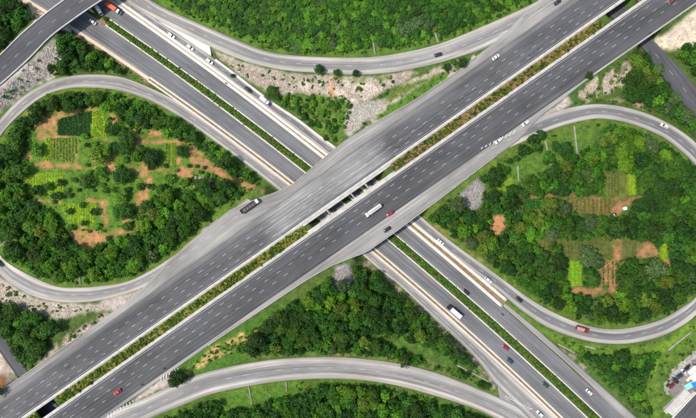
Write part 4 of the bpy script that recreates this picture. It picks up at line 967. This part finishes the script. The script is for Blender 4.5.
# the smaller trees and shrubs that fill the woods: one mass
def scatter_mesh(name, items, arrs, mats, label, cat):
    """items: (X,Y,Z, sx, sy, sz, rot, tone, arr index, tint)"""
    Vs = []; Ts = []; Ms = []
    for X, Y, Z, sx, sy, sz, ro, tone, k, tn in items:
        V, T = arrs[k]; c, s = math.cos(ro), math.sin(ro)
        P = np.column_stack([(V[:, 0]*c-V[:, 1]*s)*sx+X, (V[:, 0]*s+V[:, 1]*c)*sy+Y, V[:, 2]*sz+Z]); Vs.append(P)
        q = T.copy(); q[:, :3] *= tn; Ts.append(q); Ms.append(np.full(len(V)//4, tone))
    V = np.vstack(Vs); F = np.arange(len(V)).reshape(-1, 4)
    o = mobj(name, mesh_np(name, V, F, cols={'var': np.vstack(Ts)}, mi=np.concatenate(Ms)), mats); return tag(o, label, cat, kind='stuff')
items = []
for t in rest:
    X, Y, z, r, hgt = tree_place(t)
    items.append((X, Y, z+hgt*.9, r, r, r*.9*LOWR.get(t[4], 1.0), R.uniform(0, 6.28), t[3], R.randint(len(LO)), R.uniform(.75, 1.3)))
scatter_mesh('woodland', items, LO, [M['leaf%d' % i] for i in range(5)], 'dense mass of smaller trees and shrubs filling the woods', 'woodland')
# undergrowth: low shrubs everywhere in the woods and on rough ground
TIN = [crown_arrays(rg, 5, 8, .3, .7, 1.3) for _ in range(6)]
items = []
UND = [([(225,62),(249,66),(300,76),(352,79),(400,76),(385,95),(352,104),(300,91),(262,87)], 70), ([(0,70),(28,64),(56,46),(60,66),(26,90),(0,110)], 40), ([(0,280),(36,302),(90,306),(110,302),(90,311),(40,313),(0,300)], 40), ([(580,96),(636,60),(640,72),(628,86),(590,102)], 40),
       (P_left, 2300), (P_right, 2600), (P_north, 3600), (P_south, 1400), (P_bottom, 1200), (P_tl, 250), (P_tlstrip, 150), (P_h, 90), (P_tr, 200), (P_tr2, 150), (P_br, 450), (P_bl, 150),
       ([(500,298),(546,330),(603,346),(668,338),(640,350),(600,352),(560,345)], 130), ([(362,124),(400,100),(450,68),(460,66),(420,98),(380,122)], 90), ([(256,360),(255,330),(300,298),(316,288),(300,300),(262,330)], 40), ([(58,342),(90,322),(114,307),(112,317),(72,346)], 40),
       ([(36,368),(72,346),(112,317),(118,312),(80,345),(40,374)], 60), ([(566,104),(600,99),(650,108),(640,110),(600,103)], 60), ([(600,72),(640,50),(640,54),(600,78)], 30), ([(185,372),(212,348),(256,326),(256,345),(212,360)], 60), ([(655,345),(720,310),(720,345),(660,400),(648,400)], 60), ([(0,112),(24,92),(64,72),(66,78),(30,98),(0,124)], 60), ([(100,50),(150,80),(176,98),(150,86),(120,74)], 60)]
AV = OPEN_L+OPEN_R+OPEN_S+[[(40,112),(108,106),(125,130),(186,142),(210,166),(186,180),(140,185),(130,222),(80,230),(24,195),(28,150)]]
for poly, n in UND:
    xs_ = [p[0] for p in poly]; ys_ = [p[1] for p in poly]
    x = R.uniform(max(-45, min(xs_)), min(741, max(xs_)), n*4); y = R.uniform(max(-40, min(ys_)), min(458, max(ys_)), n*4)
    k = in_poly(x, y, poly)
    for q in AV: k &= ~in_poly(x, y, q)
    x, y = x[k][:n], y[k][:n]; X, Y, Z = G(x, y, .6); ok = ~on_road(X, Y)
    for a, b_, c in zip(X[ok], Y[ok], Z[ok]):
        s = R.uniform(.45, 1.3); items.append((a, b_, c+s*.35, s, s, s*.8, R.uniform(0, 6.28), int(R.choice(4, p=(.3,.42,.2,.08))), R.randint(6), R.uniform(.7, 1.3)))
scatter_mesh('undergrowth', items, TIN, [M['leaf%d' % i] for i in range(5)], 'low scrubby undergrowth between the trees and on the verges', 'undergrowth')

# median planting
def along(c0, c1, x0, x1, n): return [(R.uniform(x0, x1), R.uniform(c0, c1)) for _ in range(n)]
items = []
for (x0, x1) in umeds:
    n = int((min(x1, 760)-max(x0, -60))*4.4)
    for x, c in along(437.2, 446.6, max(x0, -60), min(x1, 760), n):
        u = (c-442)/7; f = vnoise(np.array(x/9.0), np.array(u), 5); X, Y, Z = Uw(c, x, ZU)
        east = x > 392
        pr = (.16,.26,.18,.26,.00,.14) if not east else (.27,.24,.07,.22,.03,.17)
        if east and R.rand() < .2: continue
        s = R.uniform(.4, 1.0)*(1.15 if f > 0 else .75); items.append((X, Y, Z+.1+s*.4, s, s, s*.85, R.uniform(0, 6.28), int(R.choice(6, p=pr)), R.randint(6), R.uniform(.7, 1.35)))
scatter_mesh('median_shrubs', items, TIN, [M['leaf%d' % i] for i in range(5)]+[M['flower']], 'yellow and green shrubs along the upper road median', 'shrubs')
items = []
Lm, Rm = m1['L'], m1['R']
for _ in range(4200):
    i = R.randint(len(Lm)); f = R.uniform(.24, .76); p = Lm[i]*(1-f)+Rm[i]*f+np.array([R.uniform(-.8, .8), R.uniform(-.8, .8), 0])
    k = CX+p[0]/S
    s = R.uniform(.3, .75); items.append((p[0], p[1], .15+s*.35, s, s, s*.8, R.uniform(0, 6.28), int(R.choice(4, p=(.16,.44,.30,.10) if k > 330 else (.10,.38,.30,.22))), R.randint(6), R.uniform(.7, 1.3)))
scatter_mesh('median_hedge', items, TIN, [M['leaf%d' % i] for i in range(5)], 'low green hedge planting along the lower road median', 'hedge')

# grass tufts
n = 60000; ix = R.randint(0, GNX, n); iy = R.randint(0, GNY, n)
k = (~dilate(roadm, 1)[iy, ix]) & (R.rand(n) < tuft[iy, ix]*.8); ix, iy = ix[k], iy[k]
X = gx[ix]+R.uniform(-.4, .4, len(ix)); Y = gy[iy]+R.uniform(-.4, .4, len(ix)); k = (np.abs(X) < 215) & (np.abs(Y) < 135); X, Y, ix, iy = X[k], Y[k], ix[k], iy[k]; Z = hz(X, Y); m = len(X)
V = []; T = []
for q in range(3):
    a = R.uniform(0, 6.28, m); s = R.uniform(.12, .34, m); h = R.uniform(.1, .4, m); dx, dy = np.cos(a)*s, np.sin(a)*s; ox, oy = R.uniform(-.35, .35, (2, m)); lx, ly = R.uniform(-.3, .3, (2, m))
    V.append(np.stack([np.column_stack([X+ox-dx, Y+oy-dy, Z-.03]), np.column_stack([X+ox+dx, Y+oy+dy, Z-.03]), np.column_stack([X+ox+dx*.4+lx, Y+oy+dy*.4+ly, Z+h]), np.column_stack([X+ox-dx*.4+lx, Y+oy-dy*.4+ly, Z+h])], 1))
    c = np.clip(col[iy, ix]/np.array([.085,.17,.02]), .3, 1.9)*R.uniform(.7, 1.4, (m, 1)); T.append(np.repeat(np.column_stack([c, np.ones(m)])[:, None], 4, 1))
V = np.concatenate(V).reshape(-1, 3); T = np.concatenate(T).reshape(-1, 4)
o = mobj('grass', mesh_np('grass', V, np.arange(len(V)).reshape(-1, 4), cols={'var': T}), M['grass']); tag(o, 'short rough grass on the verges and clearings', 'grass', kind='stuff')

# loose and pitched stones on the rock slopes
iy, ix = np.nonzero((rock > .3) & ~dilate(roadm, 1)); pr = rock[iy, ix]; n = min(16000, len(iy)*2); sel = R.choice(len(iy), n, p=pr/pr.sum()); iy, ix = iy[sel], ix[sel]
X = gx[ix]+R.uniform(-.4, .4, n); Y = gy[iy]+R.uniform(-.4, .4, n); Z = hz(X, Y); sz = R.uniform(.12, .32, n)
cube = np.array([(-1,-1,-1),(1,-1,-1),(1,1,-1),(-1,1,-1),(-1,-1,1),(1,-1,1),(1,1,1),(-1,1,1)], float); cf = np.array([(3,2,1,0),(4,5,6,7),(0,1,5,4),(1,2,6,5),(2,3,7,6),(3,0,4,7)])
q = cube[None]*R.uniform(.55, 1.1, (n, 8, 3))*sz[:, None, None]*np.stack([R.uniform(.7, 1.3, n), R.uniform(.7, 1.3, n), R.uniform(.3, .6, n)], -1)[:, None]
a = R.uniform(0, 6.28, n)[:, None]; V = np.stack([q[..., 0]*np.cos(a)-q[..., 1]*np.sin(a)+X[:, None], q[..., 0]*np.sin(a)+q[..., 1]*np.cos(a)+Y[:, None], q[..., 2]+Z[:, None]+.04], -1)
c = np.clip(col[iy, ix], 0, 1)*R.uniform(.6, 1.15, (n, 1)); T = np.repeat(np.column_stack([c, np.ones(n)])[:, None], 8, 1).reshape(-1, 4)
def mat_attr(name):
    m, nt, p = nodes(name); at = N(nt, 'Attribute', attribute_name='var'); nn = noise(nt, objco(nt), 4.0)
    nt.links.new(mixc(nt, at.outputs['Color'], ramp(nt, nn, [(.3, g3(.75)), (.7, g3(1.2))]), 1.0, 'MULTIPLY'), p.inputs['Base Color']); p.inputs['Roughness'].default_value = .95; return m
o = mobj('stones', mesh_np('stones', V.reshape(-1, 3), (cf[None]+8*np.arange(n)[:, None, None]).reshape(-1, 4), cols={'var': T}), mat_attr('stone_mix')); tag(o, 'loose grey and tan stones on the rocky banks and pitched slopes', 'stones', kind='stuff')

# ------------------------------------------------------------------ vegetable plots: each with its rows
def convex_span(poly, o, d):
    """entry and exit of the line o+t*d through a polygon"""
    ts = []
    for i in range(len(poly)):
        p = np.array(poly[i]); q = np.array(poly[(i+1) % len(poly)]); e = q-p; den = d[0]*e[1]-d[1]*e[0]
        if abs(den) < 1e-9: continue
        w = p-o; t = (w[0]*e[1]-w[1]*e[0])/den; u = (w[0]*d[1]-w[1]*d[0])/den
        if 0 <= u < 1: ts.append(t)
    return (min(ts), max(ts)) if len(ts) >= 2 else None
def plot(pts, ang, spacing, mat, label, dens=7, leaf=.3, width=.45, hgt=.35, grp='vegetable plots'):
    P = [tuple(float(v) for v in G(x, y)[:2]) for x, y in pts]; c = np.mean(P, axis=0); z0 = float(hz(c[0], c[1]))
    root = empty('vegetable_plot', (c[0], c[1], z0)); tag(root, label, 'vegetable plot', grp)
    d = np.array([math.cos(ang), math.sin(ang)]); nn = np.array([-d[1], d[0]]); A = np.array(P); pr = (A-c)@nn
    s = pr.min()+spacing*.5
    while s < pr.max():
        sp = convex_span(P, c+nn*s, d)
        if sp and sp[1]-sp[0] > 1.2:
            n = int((sp[1]-sp[0])*dens); t = R.uniform(sp[0], sp[1], n); ctr = c+nn*s+t[:, None]*d+nn*R.uniform(-width, width, (n, 1))
            Z = hz(ctr[:, 0], ctr[:, 1]); hh = R.uniform(.1, hgt, n); pos = np.column_stack([ctr-c, Z-z0+hh])
            keep = vnoise(ctr[:, 0]/2.3, ctr[:, 1]/2.3, 61) > -.8; pos = pos[keep]; n = len(pos)
            if n < 4: s += spacing; continue
            no = R.normal(size=(n, 3))*.5; no[:, 2] = 1; no /= np.linalg.norm(no, axis=1)[:, None]; Aa = np.cross(no, R.normal(size=(n, 3))); Aa /= np.linalg.norm(Aa, axis=1)[:, None]; B = np.cross(no, Aa)
            l = leaf*R.uniform(.6, 1.3, (n, 1)); V = np.stack([pos-Aa*l, pos-B*l*.8, pos+Aa*l, pos+B*l*.8], 1).reshape(-1, 3); tt = np.repeat(R.uniform(.65, 1.3, n), 4)
            mobj('crop_row', mesh_np('crop_row', V, np.arange(len(V)).reshape(-1, 4), cols={'var': np.column_stack([tt, tt, tt, np.ones(len(tt))])}), M[mat], root)
        s += spacing*R.uniform(.92, 1.08)
V_, H_ = math.radians(92), math.radians(3)
plot([(58.6,119),(91.5,111),(90,136.5),(57.7,135)], V_, .95, 'crop_dark', 'dark green dense crop bed at the top of the left loop plots', dens=11)
plot([(92.5,111),(101,111),(107,122.3),(106,138.5),(91.5,136.7)], V_, 1.1, 'lettuce', 'bright lime vegetable bed right of the dark crop bed', dens=9)
plot([(46,137.6),(52.4,137.6),(51.6,161),(45,161)], V_, 1.1, 'lettuce', 'narrow lime strip left of the striped bed, left loop', dens=9)
plot([(53.4,138),(77.5,138),(75.6,161.8),(52.6,161)], V_, 1.7, 'crop_mid', 'striped mid green bed below the dark crop bed', dens=8)
plot([(27,174),(65,173),(65,197),(40,197),(28,190)], V_, 1.5, 'lettuce', 'bright bed with trees at the left side of the left loop', dens=6)
plot([(60,204),(97,203),(93,227),(70,224)], V_, 1.3, 'lettuce', 'bright lime bed just above the big bare soil patch', dens=8)
plot([(164.5,143),(170,143),(170,165),(164.5,165)], V_, 1.2, 'crop_mid', 'green striped bed beside the soil triangle, left loop', dens=8)
plot([(170.5,143),(176,143),(175,165),(170.5,165)], V_, 1.2, 'lettuce', 'narrow lime bed beside the soil triangle, left loop', dens=8)
plot([(110,143),(120,143),(120,165),(110,165)], V_, 1.4, 'lettuce', 'small lime bed between trees in the left loop', dens=5)
plot([(571,199.5),(610,198.5),(611,214),(576,211)], V_, 2.2, 'crop_olive', 'bean bed with pale upright stripes in the right loop', dens=8)
plot([(605,174),(619,174),(619,196),(606,196)], V_, 1.6, 'crop_olive', 'olive green bed left of the yellow strips, right loop', dens=7)
plot([(626.5,174),(630,174),(630.5,195),(627,195)], V_, .95, 'lettuce', 'left one of two yellow green strips in the right loop', dens=10)
plot([(632,174),(635.5,174),(636,195),(632.5,195)], V_, .95, 'lettuce', 'right one of two yellow green strips in the right loop', dens=10)
plot([(523,199),(541,199),(541,209),(523,208)], V_, 1.1, 'crop_dark', 'vivid green small bed at the left of the right loop', dens=10)
plot([(568.6,261),(581,261),(582,286),(569,286)], V_, .95, 'lettuce', 'vivid lime upright bed low in the right loop', dens=7)
plot([(601,261),(615,261),(614.5,288),(601,288)], V_, 2.6, 'crop_dark', 'brown bed with few dark rows low in the right loop', dens=5)
plot([(623,242),(636.5,242),(637,257),(623,257)], V_, 1.7, 'crop_olive', 'olive rows between the soil strip and brown plots', dens=6)
plot([(659.5,243),(667,243),(667,261),(659.5,261)], V_, 1.1, 'lettuce', 'rightmost lime strip in the right loop', dens=9)
plot([(540,242),(610,241),(610,255),(548,253)], V_, 2.0, 'crop_olive', 'wide dull olive field in the middle of the right loop', dens=4)

# ------------------------------------------------------------------ drain chutes down the ramp banks
def chute(x0, y0, x1, y1, label, w=.6):
    n = 8; t = np.linspace(0, 1, n); X, Y, Z = G(x0+(x1-x0)*t, y0+(y1-y0)*t); P = np.column_stack([X, Y, Z+.12]); b = P[0].copy(); root = empty('drain_chute', tuple(b)); tag(root, label, 'drain', 'concrete drain chutes')
    P = P-b; T = np.gradient(P[:, :2], axis=0); T /= np.linalg.norm(T, axis=1)[:, None]; Nn = np.column_stack([-T[:, 1], T[:, 0], np.zeros(n)])
    sweep('channel_floor', P, w, .2, 'girder', root, -.15)
    for s in (-1, 1): sweep('channel_wall', P+Nn*s*w/2, .14, .4, 'girder', root, -.1)
for a in ((141,258,143.3,269,'short pale chute on the lower bank of the left loop'), (0,246,11,239,'pale chute at the left edge inside the left loop'), (79.5,276,80.5,285,'thin chute at the bottom of the left loop'), (545,141,551,167,'left one of two long chutes in the right loop grass'),
          (574,126,577,154,'right one of two long chutes in the right loop grass'), (517.5,166,518.5,182,'short chute near the stone slope in the right loop'), (248.5,386,252,405,'long pale chute across the lawn below the bottom ramp'), (286,382,286.5,392,'short chute beside the lawn below the bottom ramp'),
          (373,42,375,55,'pale chute in the wood above the slip ramp'), (435,33,438,43,'pale chute above the right bend of the slip ramp'), (558,344,577,354,'long low drain beside the lower road at bottom right'), (585,346,597,349,'short drain in the grass under the right loop ramp'), (668,350,692,331,'long pale drain on the grass bank at bottom right'), (457,365,497,386,'pale drain beside the apron of the bottom ramp')): chute(*a)

# ------------------------------------------------------------------ vehicles
def wheels(root, xs_, hw, r=.33, w=.22):
    for x in xs_:
        for s in (-1, 1):
            b = MB().cyl((0,0,0), r, w, 'y', 14).build('wheel', M['black'], root); b.location = (x, s*hw, r)
            MB().cyl((0, s*w*.5, 0), r*.6, .03, 'y', 10).build('rim', M['metal'], b)
def ring(x, hw, z0, z1, rnd=.12):
    return [(x,-hw,z0+rnd),(x,-hw+rnd*.5,z0),(x,hw-rnd*.5,z0),(x,hw,z0+rnd),(x,hw,z1-rnd),(x,hw-rnd,z1),(x,-hw+rnd,z1),(x,-hw,z1-rnd)]
def car(label, px, py, z, head, paint_, suv=False, grp='cars on the roads'):
    X, Y, _ = W(px, py, z); root = empty('car', (X, Y, z+.012), head); tag(root, label, 'car', grp)
    L2 = 2.15 if not suv else 2.2; p = M['p_'+paint_]; rt = 1.42 if not suv else 1.68
    MB().loft([ring(-L2,.72,.42,.86), ring(-L2+.18,.84,.3,.94), ring(-1.2,.89,.25,.98), ring(0,.9,.25,.97), ring(1.0,.88,.25,.92), ring(L2-.35,.84,.27,.80), ring(L2-.06,.7,.36,.68)]).build('body', p, root, True)
    bk = -1.55 if not suv else -1.95
    MB().loft([[(bk,-.74,.95),(bk,.74,.95),(bk+.4,.62,rt),(bk+.4,-.62,rt)], [(-.2,-.80,.96),(-.2,.80,.96),(-.2,.64,rt+.02),(-.2,-.64,rt+.02)], [(1.02,-.78,.9),(1.02,.78,.9),(.32,.62,rt-.03),(.32,-.62,rt-.03)]]).build('window', M['glass'], root)
    MB().box(bk+.42, .30, -.63, .63, rt-.02, rt+.05, .08, .12).build('roof', p, root)
    for s in (-1, 1):
        MB().box(-.05,.06, s*.72-.04, s*.72+.04, .92, rt-.1).build('door_pillar', p, root)
        MB().box(L2-.32, L2-.02, s*.58-.16, s*.58+.16, .56, .70, .03).build('headlight', M['lamp'], root)
        MB().box(-L2-.02, -L2+.1, s*.58-.14, s*.58+.14, .62, .80, .02).build('tail_light', M['taillamp'], root)
        MB().box(.72,.86, s*.98-.09, s*.98+.09, .9, 1.02, .02).build('mirror', p, root)
    wheels(root, (-1.32, 1.32), .78); return root
def truck(label, px, py, z, head, cab, cargo, length=10, kind='box', width=2.4, dark=None, grp='trucks on the roads'):
    X, Y, _ = W(px, py, z); root = empty('truck', (X, Y, z+.012), head); tag(root, label, 'truck', grp); h = length/2; hw = width/2; pc = M['p_'+cab]; pg = M['p_'+cargo]
    cl = 1.9
    MB().box(-h+.1, h-cl-.1, -.45, .45, .55, .85).build('chassis', M['black'], root)
    c = MB().loft([[(h-cl,-hw*.95,.55),(h-cl,hw*.95,.55),(h-cl,hw*.92,2.6),(h-cl,-hw*.92,2.6)], [(h-.5,-hw*.95,.5),(h-.5,hw*.95,.5),(h-.5,hw*.88,2.55),(h-.5,-hw*.88,2.55)], [(h,-hw*.9,.5),(h,hw*.9,.5),(h-.05,hw*.88,1.5),(h-.05,-hw*.88,1.5)]]).build('cab', pc, root)
    MB().add([(h-.02,-hw*.82,1.52),(h-.02,hw*.82,1.52),(h-.46,hw*.8,2.5),(h-.46,-hw*.8,2.5),(h-.06,-hw*.82,1.50),(h-.06,hw*.82,1.50),(h-.52,hw*.8,2.48),(h-.52,-hw*.8,2.48)], [(0,1,2,3),(7,6,5,4),(0,4,5,1),(1,5,6,2),(2,6,7,3),(3,7,4,0)]).build('windscreen', M['glass'], c)
    for s in (-1, 1):
        MB().box(h-1.3, h-.6, s*hw*.94-.02, s*hw*.94+.02, 1.6, 2.3).build('side_window', M['glass'], c)
        MB().box(h-.06, h+.02, s*.8-.16, s*.8+.16, .7, .9).build('headlight', M['lamp'], root)
        MB().box(h-.3, h-.2, s*(hw+.2)-.08, s*(hw+.2)+.08, 1.5, 2.1).build('mirror', M['black'], c)
    b0, b1 = -h, h-cl-.25
    if kind == 'box':
        MB().box(b0, b1, -hw, hw, .95, 3.4, .03).build('cargo_box', pg, root)
        for i in range(5):
            x = b0+(b1-b0)*(i+.5)/5; MB().box(x-.04, x+.04, -hw+.05, hw-.05, 3.4, 3.46).build('roof_rib', pg, root)
    elif kind == 'tank':
        n = 16; rr = 1.12
        MB().loft([[(x, r*math.cos(2*math.pi*i/n)*1.02, 2.05+r*math.sin(2*math.pi*i/n)) for i in range(n)] for x, r in ((b0,.5),(b0+.25,.95),(b0+.6,rr),(b1-.6,rr),(b1-.25,.95),(b1,.5))]).build('tank', pg, root, True)
        MB().box(b0+.7, b1-.7, -.28, .28, 3.1, 3.22).build('catwalk', M['metal'], root)
        for f in (.3, .5, .7): MB().cyl((b0+(b1-b0)*f, 0, 3.3), .28, .2, 'z', 12).build('hatch', M['metal'], root)
    else:
        dk = M['p_black'] if kind == 'open' else pg
        MB().box(b0, b1, -hw, hw, .95, 1.1).build('bed_floor', dk, root)
        for s in (-1, 1): MB().box(b0, b1, s*(hw-.06)-.06, s*(hw-.06)+.06, 1.1, 2.3).build('bed_side', pg, root)
        MB().box(b0, b0+.12, -hw+.12, hw-.12, 1.1, 2.3).build('tailgate', pg, root); MB().box(b1-.12, b1, -hw+.12, hw-.12, 1.1, 2.5).build('headboard', pg, root)
        if kind == 'load':
            b = MB()
            for i in range(5):
                x = b0+.3+(b1-b0-.6)*i/5; w = (b1-b0-.6)/5
                b.box(x+.03, x+w-.03, -hw+.16, hw-.16, 1.1, 2.2+.25*(i % 2)+.1, .12)
            b.build('load', M['p_'+(dark or cargo)], root)
        if kind == 'open':
            for i in range(6):
                x = b0+.4+(b1-b0-.8)*i/5; MB().box(x-.06, x+.06, -hw+.12, hw-.12, 1.1, 1.22).build('bed_rib', M['metal'], root)
    wheels(root, (h-1.0, -h+1.2, -h+2.5) if length > 7 else (h-1.0, -h+1.2), hw-.18, .5, .3); return root
def bike(label, px, py, z, head):
    X, Y, _ = W(px, py, z); root = empty('motorcycle', (X, Y, z+.012), head); tag(root, label, 'motorcycle', 'motorcycles')
    for x in (-.62, .62):
        w = MB().cyl((0,0,0), .3, .12, 'y', 14).build('wheel', M['black'], root); w.location = (x, 0, .3)
    MB().loft([ring(-.75,.09,.62,.78,.04), ring(-.2,.14,.55,.82,.04), ring(.15,.16,.5,.95,.05), ring(.5,.08,.6,.9,.03)]).build('body', M['p_black'], root)
    MB().box(-.7,.1,-.14,.14,.78,.86,.03).build('seat', M['black'], root); MB().box(.42,.5,-.36,.36,1.0,1.06).build('handlebar', M['metal'], root)
    pe = empty('person', (X, Y, z+.012), head); tag(pe, 'rider in dark clothes on the '+label, 'person', 'motorcycle riders')
    MB().loft([[(x+r*.8*math.cos(2*math.pi*i/10), r2*math.sin(2*math.pi*i/10), zz) for i in range(10)] for x, r, r2, zz in ((-.18,.14,.17,.86),(-.16,.15,.19,1.0),(-.1,.14,.2,1.2),(-.02,.12,.22,1.38),(0,.06,.07,1.46),(.02,.06,.06,1.5),(.03,.12,.11,1.58),(.03,.13,.12,1.68),(.03,.06,.06,1.78))]).build('torso_and_head', M['p_blue'], pe, True)
    for s in (-1, 1):
        def limb(pts, name):
            b = MB(); P = np.array(pts)
            b.loft([[(p[0]+p[3]*math.cos(2*math.pi*i/7), p[1]+p[3]*math.sin(2*math.pi*i/7), p[2]+p[3]*.5*math.sin(2*math.pi*i/7)) for i in range(7)] for p in P]); b.build(name, M['p_blue'], pe, True)
        limb([(-.02,s*.2,1.36,.06),(.15,s*.28,1.15,.05),(.42,s*.3,1.06,.04)], 'arm'); limb([(-.12,s*.12,.9,.09),(.22,s*.18,.82,.075),(.1,s*.17,.45,.05),(.2,s*.17,.32,.04)], 'leg')
UA = math.atan2(.5718, .8204); NE, SW = UA, UA+math.pi
def lang(x): return math.atan2(-(ev(medU, x+4)-ev(medU, x-4)), 8.0)   # heading south-east along the lower road
def se(x): return lang(x)
def nw(x): return lang(x)+math.pi
zdk = ZU
truck('long dark open truck with white cab parked on the upper shoulder', 250.5, 206, ZU, NE, 'white', 'black', 11.5, 'open')
truck('cream white tanker truck on the south-east upper carriageway', 373, 210.5, ZU, SW, 'cream', 'cream', 10.5, 'tank')
car('red car behind the tanker on the upper road', 390, 213.6, ZU, SW, 'crimson'); car('black car on the shoulder above the lower road', 386.8, 229.5, ZU, SW, 'black')
car('bright red car alone low on the south-east upper carriageway', 118, 391.6, ZU, SW, 'red'); car('dark red car at the top right end of the upper road', 671, 1.5, ZU, SW, 'maroon')
car('white car on the outer lane of the north-west upper carriageway', 495.5, 57.5, ZU, NE, 'white'); car('black car at the top edge on the merging slip ramp', 557, 2.5, ZU, NE, 'black')
car('white car at the gore of the right loop', 525, 123.5, ZU, SW, 'white'); car('white car beside the hatched gore of the right loop', 498, 141, ZU, SW, 'white')
bike('motorcycle above the lower left hatched gore', 164, 368.5, ZU, SW); bike('motorcycle near the bottom ramp gore', 142, 384.5, ZU, SW)
def on(r, x, y):
    C = (r['L']+r['R'])/2; k = S*(H-C[:, 2])/H; d = np.hypot(CX+C[:, 0]/k-x, CY-C[:, 1]/k-y); i = int(np.argmin(d)); j = min(i+2, len(C)-1); t = C[j]-C[max(0, i-2)]
    return C[i, 2]+.02, math.atan2(t[1], t[0])
z, h = on(r_TR, 438, 55); car('dark car alone on the top slip ramp', 438, 55, z, h, 'black')
truck('orange truck with white cab by the top left flyover', 115, 9.6, 0, se(115), 'white', 'orange', 8.6, 'box'); truck('small white truck beside the rubble island', 101, 12, 0, se(100)-.5, 'white', 'white', 4.6, 'box', 1.8)
car('white car below the rubble island on the lower road', 93.4, 22.3, 0, nw(95), 'white'); bike('motorcycle below the top left flyover', 84.5, 29.5, 0, nw(90)+.2)
z, h = on(r_RL, 190, 48)
for x, y, l in ((172,36,'first white car from the top on the narrow service road'), (190.7,47.8,'second white car from the top on the narrow service road'), (210,61.8,'third white car from the top on the narrow service road')): car(l, x, y, 0, se(x), 'white')
car('black car with pale bonnet on the service road by the stone slope', 248.5, 90, 0, se(248), 'black', True); truck('white van truck on the service road below the stone slope', 265.5, 101.5, 0, se(265), 'white', 'white', 6.0, 'box', 2.0)
bike('motorcycle on the lower road near the black car', 226, 83.5, 0, se(226))
car('white car on the service road right of the bridge', 440.5, 242, 0, se(440), 'white'); car('white car at the foot of the right loop ramp', 488, 279.8, 0, se(488), 'white', True)
car('dark car near the median across from the white box truck', 466, 292, 0, se(466), 'black'); bike('motorcycle on the pale edge of the lower road', 502, 314.5, 0, se(502)); car('white car on the lower road at bottom right', 588.5, 391.5, 0, se(588), 'white')
truck('white box truck with dark cab on the lower road', 453.5, 311, 0, nw(454), 'black', 'white', 9.0, 'box'); car('dark red car on the lower road below the box truck', 505, 347, 0, nw(505), 'crimson'); car('dark blue small car on the lower road below the red one', 509.3, 360, 0, nw(509), 'blue')
car('dark green car low on the lower road', 544.7, 384.3, 0, nw(545), 'green'); car('white car on the apron at the bottom edge', 539.3, 413, 0, nw(540), 'white')
z, h = on(r_RL, 519, 300); car('black car climbing the right loop ramp', 518.8, 299.5, z, h, 'black'); z, h = on(r_RL, 581, 328.6); truck('truck with pink load on the right loop ramp', 581, 328.8, z, h, 'maroon', 'maroon', 7.0, 'load', 2.3, 'pink'); z, h = on(r_RL, 663, 126); car('white car on the upper arm of the right loop', 663.5, 126, z, h, 'white')
z, h = on(r_LL, 1, 263); car('dark car at the left edge on the left loop ramp', 1, 263.5, z, h, 'black')
tag(bpy.data.objects['woodland'], kind='stuff')

# ------------------------------------------------------------------ small hut in the right loop, yard at the bottom right
def hut(px, py, w, d, h, roof, label, rz=.3, name='hut'):
    X, Y, z = (float(v) for v in G(px, py)); root = empty(name, (X, Y, z), rz); tag(root, label, 'hut')
    MB().box(-w/2, w/2, -d/2, d/2, -.5, h).build('wall', M['concrete'], root)
    e = .25; MB().add([(-w/2-e,-d/2-e,h+.02),(w/2+e,-d/2-e,h+.02),(w/2+e,d/2+e,h+.02),(-w/2-e,d/2+e,h+.02),(-w/2-e,0,h+.55),(w/2+e,0,h+.55)], [(3,2,1,0),(0,1,5,4),(2,3,4,5),(1,2,5),(3,0,4)]).build('roof', M['p_'+roof], root)
    MB().box(-.4,.4,-d/2-.04,-d/2+.02,0,1.9).build('door', M['p_black'], root)
hut(623, 208.5, 1.5, 1.3, 1.9, 'white', 'tiny white roofed hut on the soil of the right loop'); hut(612.5, 215.5, 1.2, 1.1, 1.6, 'white', 'tiny white shed at the corner of the striped bean bed')
hut(692, 382, 3.4, 2.6, 2.6, 'bluetarp', 'blue roofed stall in the bottom right yard', .6, 'stall'); hut(686.5, 384, 4.5, 2.6, 2.4, 'turquoise', 'turquoise roofed stall in the bottom right yard', .5, 'stall'); hut(690, 369.5, 5, 3, 2.4, 'cream', 'cream roofed stall at the upper rim of the yard', .75, 'stall'); hut(693, 374.5, 6.0, 4.2, 2.8, 'white', 'white roofed stall in the bottom right yard', .7, 'stall'); hut(687, 377, 4, 1.5, 2.2, 'tan', 'tan roofed shed between the stalls in the yard', .75, 'stall')
hut(699, 379, 5, 5, 2.8, 'white', 'large white roofed stall at the right edge of the yard', .7, 'stall')
X0 = [(671,385,'maroon'),(674.5,380,'black'),(679,375.5,'blue'),(683,371.5,'silver'),(687,367.5,'black')]
for i, (x, y, c) in enumerate(X0):
    X, Y, z = (float(v) for v in G(x, y)); o = car('%s car parked on the rim of the corner yard, %s from its lower end' % ({'crimson':'dark red','black':'black','blue':'navy','maroon':'maroon','silver':'silver','pink':'pink'}[c], ['first','second','third','fourth','fifth'][i]), x, y, z, .75+R.uniform(-.2,.2)+1.57*(i % 2), c, grp='cars parked in the yard'); o.location = (X, Y, z+.02)
# pale slab beside the corner flyover
Xc, Yc, zc = W(679.5, 401, 6.2); root = empty('abutment_slab', (Xc, Yc, 0), math.atan2(26.5, 25)); tag(root, 'pale stained concrete abutment slab beside the bottom right flyover', 'abutment')
MB().box(-8.5, 7, -2.0, 2.3, -.5, 6.25).build('slab', M['concrete'], root); MB().box(-9.6, -8.52, -2.0, 1.5, -.5, 5.2).build('step', M['concrete'], root); MB().box(-8.4, 9.2, -2.52, -2.02, -.5, 6.6).build('edge_beam', M['concrete_pale'], root)
